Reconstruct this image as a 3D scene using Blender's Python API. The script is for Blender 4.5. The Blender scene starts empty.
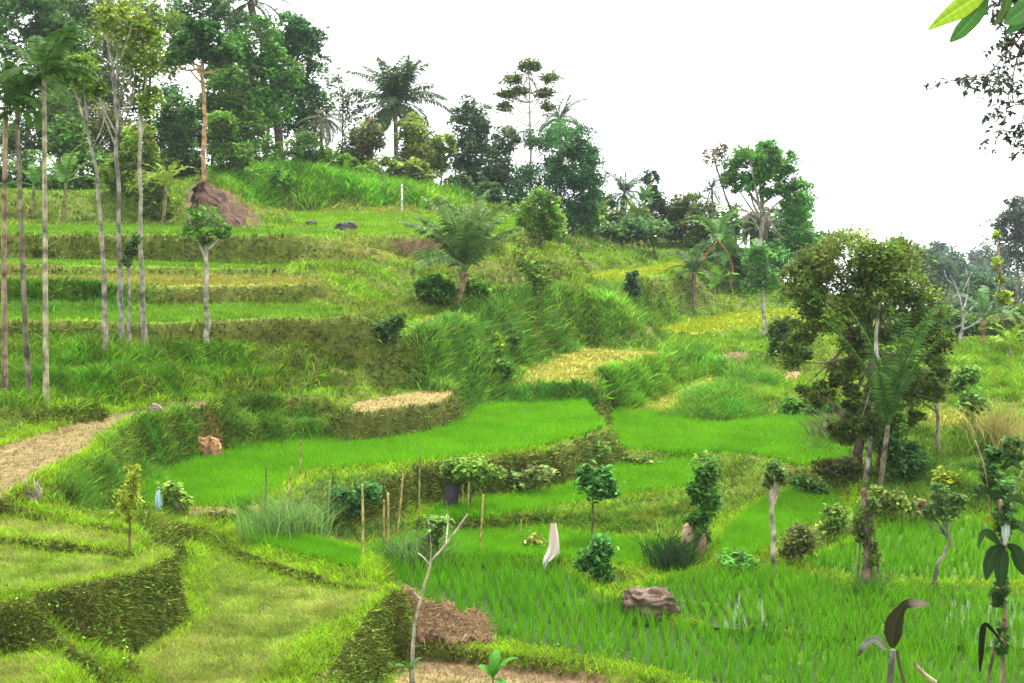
import bpy, math, random
import numpy as np

rng = np.random.default_rng(7)
random.seed(7)
C = bpy.context.scene.collection
W, HGT, F = 1024.0, 683.0, 1422.0
HOR = 195.0                                   # image row of the eye-level horizon
EYE = 8.0                                     # eye height above the lowest paddy
PITCH = math.atan((HGT / 2 - HOR) / F)
cp, sp = math.cos(PITCH), math.sin(PITCH)

# ------------------------------------------------------------------ survey helpers
def ray(x, y):
    a, b = (x - W / 2) / F, (y - HGT / 2) / F
    # camera looks along +Y, pitched down
    return np.array([a, cp - b * sp, -sp - b * cp])

def at(x, y, d):                              # point seen at (x,y), d metres ahead
    r = ray(x, y)
    r = r * (d / r[1])
    return np.array([r[0], r[1], EYE + r[2]])

def un(x, y, h):                              # point seen at (x,y), h metres below the eye
    r = ray(x, y)
    t = h / -r[2]
    return np.array([r[0] * t, r[1] * t, EYE - h])

def proj(P):
    X, Y, Z = P[..., 0], P[..., 1], P[..., 2] - EYE
    dep = Y * cp - Z * sp
    up = Y * sp + Z * cp
    return W / 2 + F * X / dep, HGT / 2 - F * up / dep, dep

def ppm(d):                                   # pixels per metre
    return F / d

# ------------------------------------------------------------------ noise
def _hash(ix, iy, s):
    n = (ix.astype(np.int64) * 374761393 + iy.astype(np.int64) * 668265263 + s * 974634777) & 0x7fffffff
    n = ((n ^ (n >> 13)) * 1274126177) & 0x7fffffff
    return ((n ^ (n >> 16)) & 0xffff) / 65535.0

def vnoise(x, y, s=0):
    ix, iy = np.floor(x), np.floor(y)
    fx, fy = x - ix, y - iy
    fx, fy = fx * fx * (3 - 2 * fx), fy * fy * (3 - 2 * fy)
    a, b = _hash(ix, iy, s), _hash(ix + 1, iy, s)
    c, d = _hash(ix, iy + 1, s), _hash(ix + 1, iy + 1, s)
    return (a + (b - a) * fx) * (1 - fy) + (c + (d - c) * fx) * fy

def fbm(x, y, s=0, o=3):
    v, a, t = 0, .5, 0
    for k in range(o):
        v = v + a * vnoise(x * 2 ** k, y * 2 ** k, s + k * 17); t += a; a *= .5
    return v / t

def inpoly(px, py, poly):
    res = np.zeros(px.shape, bool)
    n = len(poly)
    for i in range(n):
        x1, y1 = poly[i][0], poly[i][1]
        x2, y2 = poly[(i + 1) % n][0], poly[(i + 1) % n][1]
        if y1 == y2: continue
        c = ((y1 > py) != (y2 > py)) & (px < (x2 - x1) * (py - y1) / (y2 - y1) + x1)
        res ^= c
    return res

# ------------------------------------------------------------------ terraces, surveyed
# kind of cover, depth below the eye, outline (picture column, row[, depth])
FIELDS = {
 'tongue paddy':  ('rice', 6.85, [(238,521),(262,532),(305,547),(356,561),(356,574),(300,562),(250,547)]),
 'front paddy':   ('rice', 8.0, [(356,564),(420,566),(500,566),(558,568),(580,588),(625,615),(684,630),(750,637),(850,644),(950,650),(1100,658),(1130,740),(700,690),(630,669),(560,657),(490,644),(450,640),(420,600),(380,582)]),
 'right paddy':   ('rice', 7.9, [(640,590),(668,583),(700,574),(740,571),(790,578),(840,588),(900,591),(1100,596),(1100,652),(950,646),(850,639),(794,634),(720,629),(676,620)]),
 'corner paddy':  ('rice', 7.82, [(807,562),(850,548),(885,530),(910,528),(975,522),(1100,515),(1100,584),(960,586),(900,583),(850,580),(815,573)]),
 'wedge paddy':   ('rice', 7.75, [(716,548),(740,522),(770,502),(800,493),(830,497),(836,510),(825,524),(795,533),(770,548),(752,561),(722,562)]),
 'bamboo paddy':  ('rice', 7.87, [(350,556),(420,540),(480,535),(540,535),(600,543),(660,548),(690,545),(690,562),(640,570),(600,566),(540,560),(470,560),(400,561)]),
 'strip paddy':   ('rice', 7.5, [(425,520),(440,512),(500,503),(560,494),(590,485),(615,470),(650,466),(690,462),(700,475),(688,490),(650,494),(619,500),(580,506),(541,513),(500,518),(460,522)]),
 'middle paddy':  ('rice', 6.5, [(143,507),(147,488),(173,475),(200,463),(240,455),(293,447),(340,449),(395,442),(441,433),(470,420),(478,410),(530,407),(582,405),(590,416),(603,430),(575,441),(541,449),(500,456),(454,461),(400,467),(350,471),(310,473),(286,486),(258,504),(240,510),(190,510)]),
 'rear paddy':    ('rice', 7.25, [(612,416),(650,417),(684,426),(720,428),(751,425),(787,420),(824,425),(842,445),(845,466),(800,469),(760,458),(720,455),(684,456),(650,453),(622,453),(614,440)]),
 'tan field':     ('tan', 6.0, [(518,387),(528,369),(555,354),(582,349),(659,354),(642,366),(600,377),(592,387),(560,388)]),
 'track':         ('straw', 7.1, [(617,413),(645,401),(680,391),(708,379),(716,382),(692,398),(662,412),(640,414)]),
 'lime field':    ('lime', 6.7, [(595,346),(640,341),(680,336),(745,334),(790,345),(780,356),(740,350),(700,352),(660,349),(620,350)]),
 'yellow field':  ('yellow', 6.6, [(655,331),(684,322),(720,316),(765,311),(800,309),(800,326),(740,330),(690,334)]),
 'side field':    ('lime', 7.0, [(755,389),(785,380),(806,377),(830,374),(815,388),(790,396),(765,397)]),
 'high field':    ('yellow', 4.2, [(572,283),(582,275),(620,271),(652,267),(684,260),(690,264),(672,270),(649,277),(610,281)]),
 'far right field': ('straw', 6.6, [(905,422),(940,412),(985,409),(968,428),(925,432)]),
 'ploughed field': ('dirt', 5.22, [(-60,470),(0,449),(40,436),(80,424),(110,418),(150,411),(205,403),(208,406),(165,415),(125,423),(103,439),(83,455),(50,470),(33,480),(22,490),(-10,499),(-60,503)]),
 'brown shelf':   ('earth', 5.6, [(345,407),(400,396),(440,391),(455,392),(452,400),(424,406),(385,411),(355,412)]),
 'pale shelf':    ('tan', 3.95, [(412,327),(427,317),(466,316),(454,325),(420,332)]),
 'olive field':   ('lawn', 7.0, [(130,668),(145,652),(187,622),(192,598),(203,566),(216,546),(240,563),(300,585),(350,591),(388,595),(380,603),(340,627),(305,648),(285,668),(262,700),(150,700)]),
 'block field':   ('lawn', 5.72, [(-40,545),(0,548),(60,552),(128,560,5.75),(166,557,5.93),(172,559,5.95),(150,566,5.78),(104,582),(50,592),(0,598),(-40,602)]),
 'upper shelf':   ('lawn', 5.61, [(-40,537),(0,539),(60,544),(125,555,5.7),(140,545,5.75),(130,534),(60,525),(0,519),(-40,517)]),
 'step A':        ('slope', 3.3, [(-60,320,3.24),(0,322,3.29),(150,326,3.42),(240,322,3.47),(330,318,3.45),(360,312,3.33),(300,305,3.42),(200,308,3.43),(100,310,3.37),(0,308,3.29),(-60,306,3.24)]),
 'step B':        ('hay', 2.8, [(-60,282,2.57),(0,284,2.62),(100,287,2.72),(150,291,2.89),(250,288,2.88),(325,283,2.75),(325,279,2.75),(280,277,2.8),(150,280,2.89),(0,277,2.62),(-60,276,2.57)]),
 'step C':        ('slope', 2.5, [(-60,262,2.17),(0,264,2.22),(150,271,2.6),(220,269,2.53),(286,270,2.58),(286,266,2.58),(220,264,2.53),(150,265,2.6),(0,259,2.22)]),
 'step D':        ('slope', 1.5, [(-60,232,1.3),(0,234,1.36),(155,237,1.57),(230,237,1.55),(332,237,1.54),(332,231,1.54),(230,229,1.55),(150,228,1.57),(0,226,1.36)]),
 'crest field':   ('lime', 1.6, [(300,226,1.4),(345,236,1.62),(420,236,1.62),(500,236,1.62),(520,226,1.4),(505,216,1.05),(420,216,1.05),(345,213,1.0),(290,214,1.05)]),
 'track corner':  ('path', 8.12, [(395,668),(425,662),(470,664),(540,673),(600,683),(640,720),(380,740),(390,690)]),
 'low ledge':     ('lawn', 6.5, [(-40,661),(0,661),(50,657),(62,668),(40,692),(-40,700)]),
}
# ground lines: (column, row, depth below the eye) or (column, row, 'd', distance)
LINES = [
 [(-60,502,5.35),(0,506,5.4),(60,514,5.5),(130,520,5.9),(200,522,6.6),(225,530,6.8),(238,553,6.85),(300,573,6.82),(345,581,6.78),(392,589,6.8),(397,592,6.9)],
 [(397,592,6.9),(340,630,6.95),(305,651,6.95),(286,672,6.95),(265,700,6.95)],
 [(55,632,6.3),(80,645,6.5),(105,655,6.65),(150,667,6.85),(185,672,6.95),(320,690,6.98)],
 [(75,690,6.95),(120,702,7.1),(170,706,7.3)],
 [(418,649,7.93),(500,653,7.93),(560,661,7.93),(632,673,7.93),(700,692,7.95)],
 [(176,547,6.75),(200,546,6.88),(216,549,6.93)],
 [(176,531,6.6),(206,529,6.78)],
 [(-60,404,'d',31.3),(0,404,'d',31.5),(60,404,'d',32),(130,402,'d',33.5),(200,398,'d',35.8)],
 [(-60,347,3.9),(0,347,3.9),(100,350,3.95),(150,349,4.0),(210,348,4.08),(250,349,4.2),(300,352,4.35),(345,372,4.95)],
 [(-60,376,'d',34),(0,376,'d',34),(120,374,'d',34.8),(210,374,'d',37),(290,376,'d',38.4)],
 [(250,425,'d',36.6),(320,422,'d',37.2)],
 [(240,400,'d',37),(300,395,'d',37.7),(345,392,'d',39)],
 [(345,335,'d',40.5),(380,335,'d',41),(410,332,'d',42)],
 [(470,320,4.1),(520,300,3.8),(560,287,3.7)],
 [(420,300,3.5),(480,290,3.3),(540,288,3.4)],
 [(400,262,2.6),(480,262,2.6),(545,255,2.5),(560,250,2.5)],
 [(295,272,2.6),(345,268,2.55)],
 [(560,262,'d',74),(640,252,'d',92),(690,250,'d',97)],
 [(230,200,'d',70),(260,207,'d',71),(300,213,'d',72)],
 [(-60,190,'d',72),(0,190,'d',72),(100,190,'d',75),(190,184,'d',76),(225,172,'d',80),(300,168,'d',84),(350,177,'d',85),(400,186,'d',87),(460,198,'d',89),(480,206,'d',89)],
 [(-60,200,'d',100),(100,180,'d',100),(300,165,'d',108),(400,185,'d',108),(480,205,'d',102),(520,225,'d',98),(560,233,'d',95),(600,233,'d',100),(660,240,'d',106),(690,258,'d',98)],
 [(690,303,'d',83),(740,296,'d',86),(790,290,'d',90)],
 [(690,285,'d',95),(780,285,'d',98),(830,310,'d',100)],
 [(840,420,7.1),(862,470,7.3),(868,520,7.6)],
 [(880,505,7.6),(950,470,7.2),(1024,460,7.2),(1100,455,7.2)],
 [(960,440,6.8),(1024,430,6.8),(1100,428,6.8)],
 [(930,385,'d',48),(1010,388,'d',47),(1100,385,'d',47)],
 [(930,352,'d',58),(1000,350,'d',60),(1100,345,'d',60)],
 [(870,335,'d',88),(950,345,'d',85),(1100,345,'d',85)],
 [(-200,300,'d',150),(300,280,'d',150),(600,290,'d',150),(850,345,'d',150),(1300,350,'d',150)],
 [(900,352,'d',75),(1000,352,'d',72),(1200,352,'d',75)],
 [(890,358,'d',105),(1000,362,'d',105),(1250,362,'d',105)],
 [(-900,280,'d',320),(0,285,'d',320),(500,285,'d',320),(1000,285,'d',320),(1900,285,'d',320)],
]
WLINES = [  # near slope below the camera, out of frame: world points
 [(-9,2,6.3),(0,2,6.3),(9,2,6.3)],
 [(-12,8,4.2),(0,8,4.2),(12,8,4.0)],
 [(-16,14,2.4),(0,14.5,1.6),(16,14,1.3)],
 [(16,20,.4),(22,28,.6),(30,40,1.8)],
]

def vert(v, h):
    if len(v) == 2: return un(v[0], v[1], h)
    if len(v) == 3: return un(v[0], v[1], v[2])
    return at(v[0], v[1], v[3])

feats, fld = [], []
for nm, (cls, h, pts) in FIELDS.items():
    P = np.array([vert(v, h) for v in pts])
    A = np.c_[P[:, :2], np.ones(len(P))]
    if np.ptp(P[:, 2]) > 1e-6:
        pl = np.linalg.lstsq(A, P[:, 2], rcond=None)[0]
    else:
        pl = np.array([0, 0, P[0, 2]])
    fld.append((nm, cls, P, pl)); feats.append((P, True, pl))
for L in LINES:
    feats.append((np.array([vert(v, 0) for v in L]), False, None))
for L in WLINES:
    feats.append((np.array(L, float), False, None))

# ------------------------------------------------------------------ ground sheet
us = np.r_[np.linspace(-1.6, -.6, 22)[:-1], np.linspace(-.6, -.385, 50)[:-1], np.linspace(-.385, .385, 400), np.linspace(.385, .6, 50)[1:], np.linspace(.6, 1.6, 22)[1:]]
ds = np.r_[np.geomspace(1.5, 17, 28)[:-1], np.geomspace(17, 70, 600)[:-1], np.geomspace(70, 115, 110)[:-1], np.geomspace(115, 900, 40)]
NU, ND = len(us), len(ds)
GX = (us[None, :] * ds[:, None]).astype(np.float64); GY = np.repeat(ds[:, None], NU, 1)

def relief(X, Y):
    X = X.ravel(); Y = Y.ravel()
    num = np.zeros(X.shape); den = np.zeros(X.shape)
    inside = np.full(X.shape, -1, int); edge = np.full(X.shape, 1e9); zin = np.zeros(X.shape)
    fedge = np.full(X.shape, 1e9)
    for fi, (P, closed, pl) in enumerate(feats):
        best = np.full(X.shape, 1e18); hb = np.zeros(X.shape)
        n = len(P)
        for i in range(n if closed else n - 1):
            a, b = P[i], P[(i + 1) % n]
            dx, dy = b[0] - a[0], b[1] - a[1]
            L2 = dx * dx + dy * dy + 1e-9
            t = np.clip(((X - a[0]) * dx + (Y - a[1]) * dy) / L2, 0, 1)
            q = (X - a[0] - t * dx) ** 2 + (Y - a[1] - t * dy) ** 2
            m = q < best
            best = np.where(m, q, best)
            hb = np.where(m, a[2] + t * (b[2] - a[2]), hb)
        dist = np.sqrt(best)
        if closed:
            ins = inpoly(X, Y, P)
            zz = pl[0] * X + pl[1] * Y + pl[2]
            new = ins & (inside < 0)
            inside[new] = fi; zin[new] = zz[new]
            fedge = np.minimum(fedge, dist)
            hb = np.where(ins, zz, hb)
        edge = np.minimum(edge, dist)
        w = 1.0 / (dist + .03) ** 3.2
        num += w * hb; den += w
    z = num / den
    z = np.where(inside >= 0, zin, z)
    far = np.clip((Y - 108) / 40, 0, 1)
    z = z * (1 - far) + (EYE - .095 * Y) * far
    return z, inside, edge, fedge

Z, INS, EDGE, FEDGE = [a.reshape(GX.shape) for a in relief(GX, GY)]
rice_ids = [i for i, f in enumerate(fld) if f[1] == 'rice']
out = INS < 0
ramp = np.clip(EDGE / .5, 0, 1) * np.clip(GY / 15, 0, 1)
lump = (fbm(GX * .45, GY * .45, 3) - .5) * .55 + (fbm(GX * 1.7, GY * 1.7, 5) - .5) * .30 + (fbm(GX * 5, GY * 5, 9) - .5) * .12
Z = Z + np.where(out, ramp * lump * np.clip(GY / 40, .6, .9), 0)
Z = Z + np.where(out & (GY > 20), .10 * np.exp(-(FEDGE / .22) ** 2), 0)          # low bunds round each field
flat = (~out)
Z = Z + np.where(flat, (fbm(GX * 2.2, GY * 2.2, 11) - .5) * .07, 0)
# furrows of the ploughed field
pid = [i for i, f in enumerate(fld) if f[1] in ('dirt',)]
Z = Z + np.where(np.isin(INS, pid), (fbm(GX * 6, GY * 4, 21) - .5) * .16, 0)

def blur(G, kr, kc):
    for ax, K in ((0, kr), (1, kc)):
        n = len(K) // 2; H = np.pad(G, [(n, n) if a_ == ax else (0, 0) for a_ in (0, 1)], mode='edge')
        G = sum(K[k_] * np.take(H, np.arange(k_, k_ + G.shape[ax]), axis=ax) for k_ in range(len(K)))
    return G
Zb = blur(Z, [.12, .76, .12], [.08, .24, .36, .24, .08])
mb = ((GY > 17) & (GY < 115) & (np.abs(GX) < .6 * GY)).astype(float)
Z = Z * (1 - mb) + Zb * mb

def gridpos(x, y):
    y = np.asarray(y, float); x = np.asarray(x, float)
    u = x / np.maximum(y, .1)
    fi = np.interp(u, us, np.arange(NU)); fj = np.interp(y, ds, np.arange(ND))
    i = np.clip(fi.astype(int), 0, NU - 2); j = np.clip(fj.astype(int), 0, ND - 2)
    return i, j, fi - i, fj - j

def gz(x, y, G=None):
    G = Z if G is None else G
    i, j, a, b = gridpos(x, y)
    return (G[j, i] * (1 - a) + G[j, i + 1] * a) * (1 - b) + (G[j + 1, i] * (1 - a) + G[j + 1, i + 1] * a) * b

def hit(x, y, dmin=17, dmax=140):
    r = ray(x, y)
    dd = np.geomspace(dmin, dmax, 900)
    zr = EYE + r[2] / r[1] * dd
    zg = gz(r[0] / r[1] * dd, dd)
    k = np.argmax(zg >= zr)
    if zg[k] < zr[k]: k = len(dd) - 1
    return np.array([r[0] / r[1] * dd[k], dd[k], zg[k]])

def ground(x, d):                              # ground point under picture column x, d metres ahead
    X = (x - W / 2) / F * d / cp
    return np.array([X, d, float(gz(X, d))])

# ------------------------------------------------------------------ mesh building
class Acc:
    def __init__(s): s.v, s.q, s.t, s.c, s.n = [], [], [], [], 0
    def add(s, v, q=None, t=None, c=(1, 1, 1)):
        v = np.asarray(v, float).reshape(-1, 3)
        s.v.append(v)
        if q is not None and len(q): s.q.append(np.asarray(q, np.int64) + s.n)
        if t is not None and len(t): s.t.append(np.asarray(t, np.int64) + s.n)
        c = np.asarray(c, float)
        s.c.append(np.broadcast_to(c, (len(v), 3)) if c.ndim < 2 or c.shape[0] == 1 else c)
        s.n += len(v)
    def build(s, name, mat, parent=None, loc=None, smooth=False):
        v = np.concatenate(s.v) if s.v else np.zeros((0, 3)); c = np.concatenate(s.c)
        q = np.concatenate(s.q) if s.q else np.zeros((0, 4), np.int64)
        t = np.concatenate(s.t) if s.t else np.zeros((0, 3), np.int64)
        org = np.zeros(3) if loc is None else np.asarray(loc, float)
        me = bpy.data.meshes.new(name)
        me.vertices.add(len(v)); me.vertices.foreach_set('co', (v - org).astype(np.float32).ravel())
        nl = q.size + t.size
        me.loops.add(nl); me.loops.foreach_set('vertex_index', np.r_[q.ravel(), t.ravel()].astype(np.int32))
        npol = len(q) + len(t)
        me.polygons.add(npol)
        tot = np.r_[np.full(len(q), 4), np.full(len(t), 3)].astype(np.int32)
        me.polygons.foreach_set('loop_start', (np.cumsum(tot) - tot).astype(np.int32))
        me.polygons.foreach_set('loop_total', tot)
        if smooth: me.polygons.foreach_set('use_smooth', np.ones(npol, bool))
        at_ = me.color_attributes.new('Col', 'FLOAT_COLOR', 'POINT')
        at_.data.foreach_set('color', np.c_[c, np.ones(len(c))].astype(np.float32).ravel())
        me.update(calc_edges=True)
        me.materials.append(mat)
        o = bpy.data.objects.new(name, me); C.objects.link(o)
        o.location = org
        if parent is not None:
            o.parent = parent
            o.location = org - np.array(parent.location)
        return o

def tag(o, label, cat, group=None, kind=None):
    o['label'] = label; o['category'] = cat
    if group: o['group'] = group
    if kind: o['kind'] = kind
    return o

def thing(name, loc, label, cat, group=None):
    o = bpy.data.objects.new(name, None); C.objects.link(o)
    o.location = loc; o.empty_display_size = .2
    return tag(o, label, cat, group)

def tube(acc, path, rad, seg=7, col=(1, 1, 1), cap=True):
    P = np.asarray(path, float); n = len(P)
    R = np.broadcast_to(np.asarray(rad, float), (n,))
    T = np.gradient(P, axis=0); T /= np.linalg.norm(T, axis=1)[:, None] + 1e-9
    up = np.array([1, 0, 0]) if abs(T[0][0]) < .8 else np.array([0, 0, 1.])
    A = np.cross(T, up); A /= np.linalg.norm(A, axis=1)[:, None] + 1e-9
    B = np.cross(T, A)
    an = np.linspace(0, 2 * np.pi, seg, endpoint=False)
    V = P[:, None] + R[:, None, None] * (np.cos(an)[None, :, None] * A[:, None] + np.sin(an)[None, :, None] * B[:, None])
    V = V.reshape(-1, 3)
    q = []
    for k in range(n - 1):
        i = np.arange(seg); j = (i + 1) % seg
        q.append(np.c_[k * seg + i, k * seg + j, (k + 1) * seg + j, (k + 1) * seg + i])
    t = None
    if cap:
        V = np.r_[V, P[-1:]]
        i = np.arange(seg); j = (i + 1) % seg
        t = np.c_[(n - 1) * seg + i, (n - 1) * seg + j, np.full(seg, n * seg)]
    acc.add(V, np.concatenate(q), t, col)

def smoothpath(pts, n=14):
    P = np.asarray(pts, float)
    if len(P) == 2: return P[0] + (P[1] - P[0]) * np.linspace(0, 1, n)[:, None]
    ch = np.r_[0, np.cumsum(np.linalg.norm(np.diff(P, axis=0), axis=1))]
    t = np.interp(np.linspace(0, ch[-1], n), ch, np.arange(len(P)))
    out = []
    for tt in t:
        i = min(int(tt), len(P) - 2); f = tt - i
        p0, p1, p2, p3 = P[max(i - 1, 0)], P[i], P[i + 1], P[min(i + 2, len(P) - 1)]
        out.append(.5 * ((2 * p1) + (-p0 + p2) * f + (2 * p0 - 5 * p1 + 4 * p2 - p3) * f * f + (-p0 + 3 * p1 - 3 * p2 + p3) * f ** 3))
    return np.array(out)

def unit(v): return v / (np.linalg.norm(v, axis=-1, keepdims=True) + 1e-9)

def leaves(acc, c, size, col, flat=.5, aspect=.45, droop=.25, R=rng):
    """kite-shaped leaves at points c"""
    n = len(c)
    size = np.broadcast_to(size, (n,))[:, None] * R.uniform(.65, 1.35, (n, 1))
    d = R.normal(size=(n, 3)); d[:, 2] = d[:, 2] * flat - droop; d = unit(d)
    s = unit(np.cross(d, R.normal(size=(n, 3)) * .6 + np.array([0, 0, 1.])))
    nn = np.cross(s, d)
    b = c - d * size * .5
    m = c + nn * size * .10
    V = np.stack([b, m + s * size * aspect * .5, c + d * size * .5, m - s * size * aspect * .5], 1).reshape(-1, 3)
    q = np.arange(4 * n).reshape(-1, 4)
    acc.add(V, q, None, np.repeat(col, 4, 0))

def palette(n, base, var=.25, R=rng, hue=.12):
    base = np.asarray(base, float)
    k = np.exp(R.normal(0, var, (n, 1)))
    h = R.normal(0, hue, (n, 1))
    return np.clip(base * k * np.c_[1 + h, np.ones(n), 1 - h * .5], 0.004, .8)

def blades(acc, base, height, width, dirn, col, R=rng, bend=.5):
    """grass blades: a quad and a tip, bending along dirn's lean"""
    n = len(base)
    side = unit(np.cross(dirn, R.normal(size=(n, 3))))
    lean = unit(R.normal(size=(n, 3)) * np.array([1, 1, 0]))
    h = height[:, None]; w = width[:, None] * .5
    m = base + dirn * h * .55 + lean * h * bend * .12
    t = base + dirn * h * (1 - bend * .12) + lean * h * bend * .55
    V = np.stack([base - side * w, base + side * w, m - side * w * .8, m + side * w * .8, t], 1).reshape(-1, 3)
    k = np.arange(n)[:, None] * 5
    acc.add(V, k + np.array([[0, 1, 3, 2]]), k + np.array([[2, 3, 4]]), np.repeat(col, 5, 0))

# ------------------------------------------------------------------ materials
def mat_new(name):
    m = bpy.data.materials.new(name); m.use_nodes = True
    nt = m.node_tree; nt.nodes.clear()
    return m, nt, nt.nodes.new, nt.links.new

def foliage(name, trans=.35, rough=.5, spec=.25, var=.35, scale=3.0):
    m, nt, N, L = mat_new(name)
    out = N('ShaderNodeOutputMaterial'); pr = N('ShaderNodeBsdfPrincipled'); tr = N('ShaderNodeBsdfTranslucent'); mx = N('ShaderNodeMixShader')
    at_ = N('ShaderNodeVertexColor'); at_.layer_name = 'Col'
    tc = N('ShaderNodeNewGeometry'); no = N('ShaderNodeTexNoise'); no.inputs['Scale'].default_value = scale; no.inputs['Detail'].default_value = 3
    L(tc.outputs['Position'], no.inputs['Vector'])
    hs = N('ShaderNodeHueSaturation')
    mr = N('ShaderNodeMapRange'); mr.inputs[1].default_value = .3; mr.inputs[2].default_value = .7; mr.inputs[3].default_value = 1 - var; mr.inputs[4].default_value = 1 + var
    L(no.outputs['Fac'], mr.inputs[0]); L(mr.outputs[0], hs.inputs['Value']); L(at_.outputs['Color'], hs.inputs['Color'])
    L(hs.outputs[0], pr.inputs['Base Color']); L(hs.outputs[0], tr.inputs['Color'])
    pr.inputs['Roughness'].default_value = rough; pr.inputs['Specular IOR Level'].default_value = spec
    mx.inputs[0].default_value = trans
    L(pr.outputs[0], mx.inputs[1]); L(tr.outputs[0], mx.inputs[2]); L(mx.outputs[0], out.inputs[0])
    return m

def solid(name, rough=.85, scale=8.0, var=.35, bump=.3, bscale=20.0, spec=.2):
    m, nt, N, L = mat_new(name)
    out = N('ShaderNodeOutputMaterial'); pr = N('ShaderNodeBsdfPrincipled')
    at_ = N('ShaderNodeVertexColor'); at_.layer_name = 'Col'
    g = N('ShaderNodeNewGeometry'); no = N('ShaderNodeTexNoise'); no.inputs['Scale'].default_value = scale; no.inputs['Detail'].default_value = 6
    L(g.outputs['Position'], no.inputs['Vector'])
    mr = N('ShaderNodeMapRange'); mr.inputs[1].default_value = .3; mr.inputs[2].default_value = .7; mr.inputs[3].default_value = 1 - var; mr.inputs[4].default_value = 1 + var
    hs = N('ShaderNodeHueSaturation')
    L(no.outputs['Fac'], mr.inputs[0]); L(mr.outputs[0], hs.inputs['Value']); L(at_.outputs['Color'], hs.inputs['Color'])
    L(hs.outputs[0], pr.inputs['Base Color'])
    n2 = N('ShaderNodeTexNoise'); n2.inputs['Scale'].default_value = bscale; n2.inputs['Detail'].default_value = 6
    L(g.outputs['Position'], n2.inputs['Vector'])
    bp = N('ShaderNodeBump'); bp.inputs['Strength'].default_value = bump; bp.inputs['Distance'].default_value = .05
    L(n2.outputs['Fac'], bp.inputs['Height']); L(bp.outputs[0], pr.inputs['Normal'])
    pr.inputs['Roughness'].default_value = rough; pr.inputs['Specular IOR Level'].default_value = spec
    L(pr.outputs[0], out.inputs[0])
    return m

M_LEAF = foliage('leaf', .5, .6, .15, .25, 2.5)
M_GLOSSY = foliage('glossy leaf', .3, .6, .12, .2, 2.5)
M_GRASS = foliage('grass', .40, .6, .15, .3, 1.3)
M_RICE = foliage('rice', .45, .55, .2, .14, .8)
M_BARK = solid('bark', .9, 4.5, .75, .6, 25)
M_SOIL = solid('soil', .95, 5, .35, .6, 14)
M_STONE = solid('stone', .9, 6, .45, .6, 18)
M_CLOTH = solid('cloth', .8, 12, .08, .1, 30)
M_STRAW = solid('straw', .85, 25, .4, .3, 60)

# ------------------------------------------------------------------ ground object
dZu = np.gradient(Z, axis=1) / (np.gradient(GX, axis=1) + 1e-9)
dZd = np.gradient(Z, axis=0) / (np.gradient(GY, axis=0) + 1e-9)
slope = np.hypot(dZu, dZd)
COV = {  # bare ground under each cover
 'rice': (.06, .13, .008), 'lime': (.17, .27, .02), 'yellow': (.27, .29, .02), 'tan': (.32, .30, .06), 'straw': (.33, .31, .06),
 'dirt': (.175, .135, .052), 'earth': (.25, .19, .07), 'path': (.21, .165, .065), 'lawn': (.17, .19, .03), 'slope': (.13, .20, .02), 'hay': (.26, .22, .05),
}
nz = fbm(GX * .35, GY * .35, 31)[..., None]; nz2 = fbm(GX * 1.6, GY * 1.6, 37)[..., None]
bank = np.array([.07, .12, .012]) * (1 - nz) * 1.2 + np.array([.12, .12, .022]) * nz
bare = np.array([.10, .066, .030])
k = np.clip((slope - 1.3) / 1.0, 0, 1)[..., None] * np.clip(nz2 * 2.2 - .6, 0, 1) * np.clip(1.6 - GY / 30, .25, 1)[..., None]
col = bank * (1 - k) + bare * k
for i, f in enumerate(fld):
    m = INS == i
    base = np.array(COV[f[1]])
    if f[1] == 'lawn':
        col[m] = base * (.75 + .5 * nz2[m]) * (1 - .6 * nz[m]) + np.array([.30, .25, .085]) * .6 * nz[m]
    else:
        col[m] = base * (.75 + .5 * nz2[m])
gpx, gpy, _ = proj(np.stack([GX, GY, Z], -1))
steepv = slope > .9
for i, f in enumerate(fld):                       # the cut faces below a lip carry bank soil, not the field's
    m = (INS == i) & steepv
    col[m] = (bank * .7 + bare * .3)[m]
BARE = [([(196,464),(197,424),(205,410),(216,412),(224,440),(222,464)], (.24,.12,.055)), ([(617,338),(620,328),(650,326),(654,336)], (.22,.14,.08)),
        ([(716,367),(718,353),(748,352),(750,366)], (.17,.11,.055)), ([(784,384),(786,372),(800,370),(802,384)], (.42,.23,.15)),
        ([(186,232),(188,182),(215,180),(240,200),(264,222),(255,234)], (.12,.07,.042)), ([(390,252),(395,240),(450,238),(460,252)], (.13,.085,.045)),
        ([(180,508),(200,503),(258,506),(262,515),(180,514)], (.30,.24,.10)), ([(232,584),(235,566),(310,578),(345,584),(340,594)], (.17,.115,.06)), ([(405,672),(418,652),(632,676),(640,690)], (.19,.125,.065))]
for poly, cc in BARE:
    m = inpoly(gpx, gpy, poly) & (gpy > 0)
    col[m] = np.array(cc) * (.6 + .8 * nz2[m])
def isbare(x, y):
    r_ = np.zeros(x.shape, bool)
    for poly, cc in BARE: r_ |= inpoly(x, y, poly)
    return r_
a = Acc()
I, J = np.meshgrid(np.arange(NU - 1), np.arange(ND - 1))
idx = (J * NU + I).ravel()
a.add(np.c_[GX.ravel(), GY.ravel(), Z.ravel()], np.c_[idx, idx + 1, idx + NU + 1, idx + NU], None, col.reshape(-1, 3))
g = a.build('ground', M_SOIL, smooth=True)
tag(g, 'terraced hillside of earth steps falling from upper left to lower right', 'hillside', kind='structure')

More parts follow.
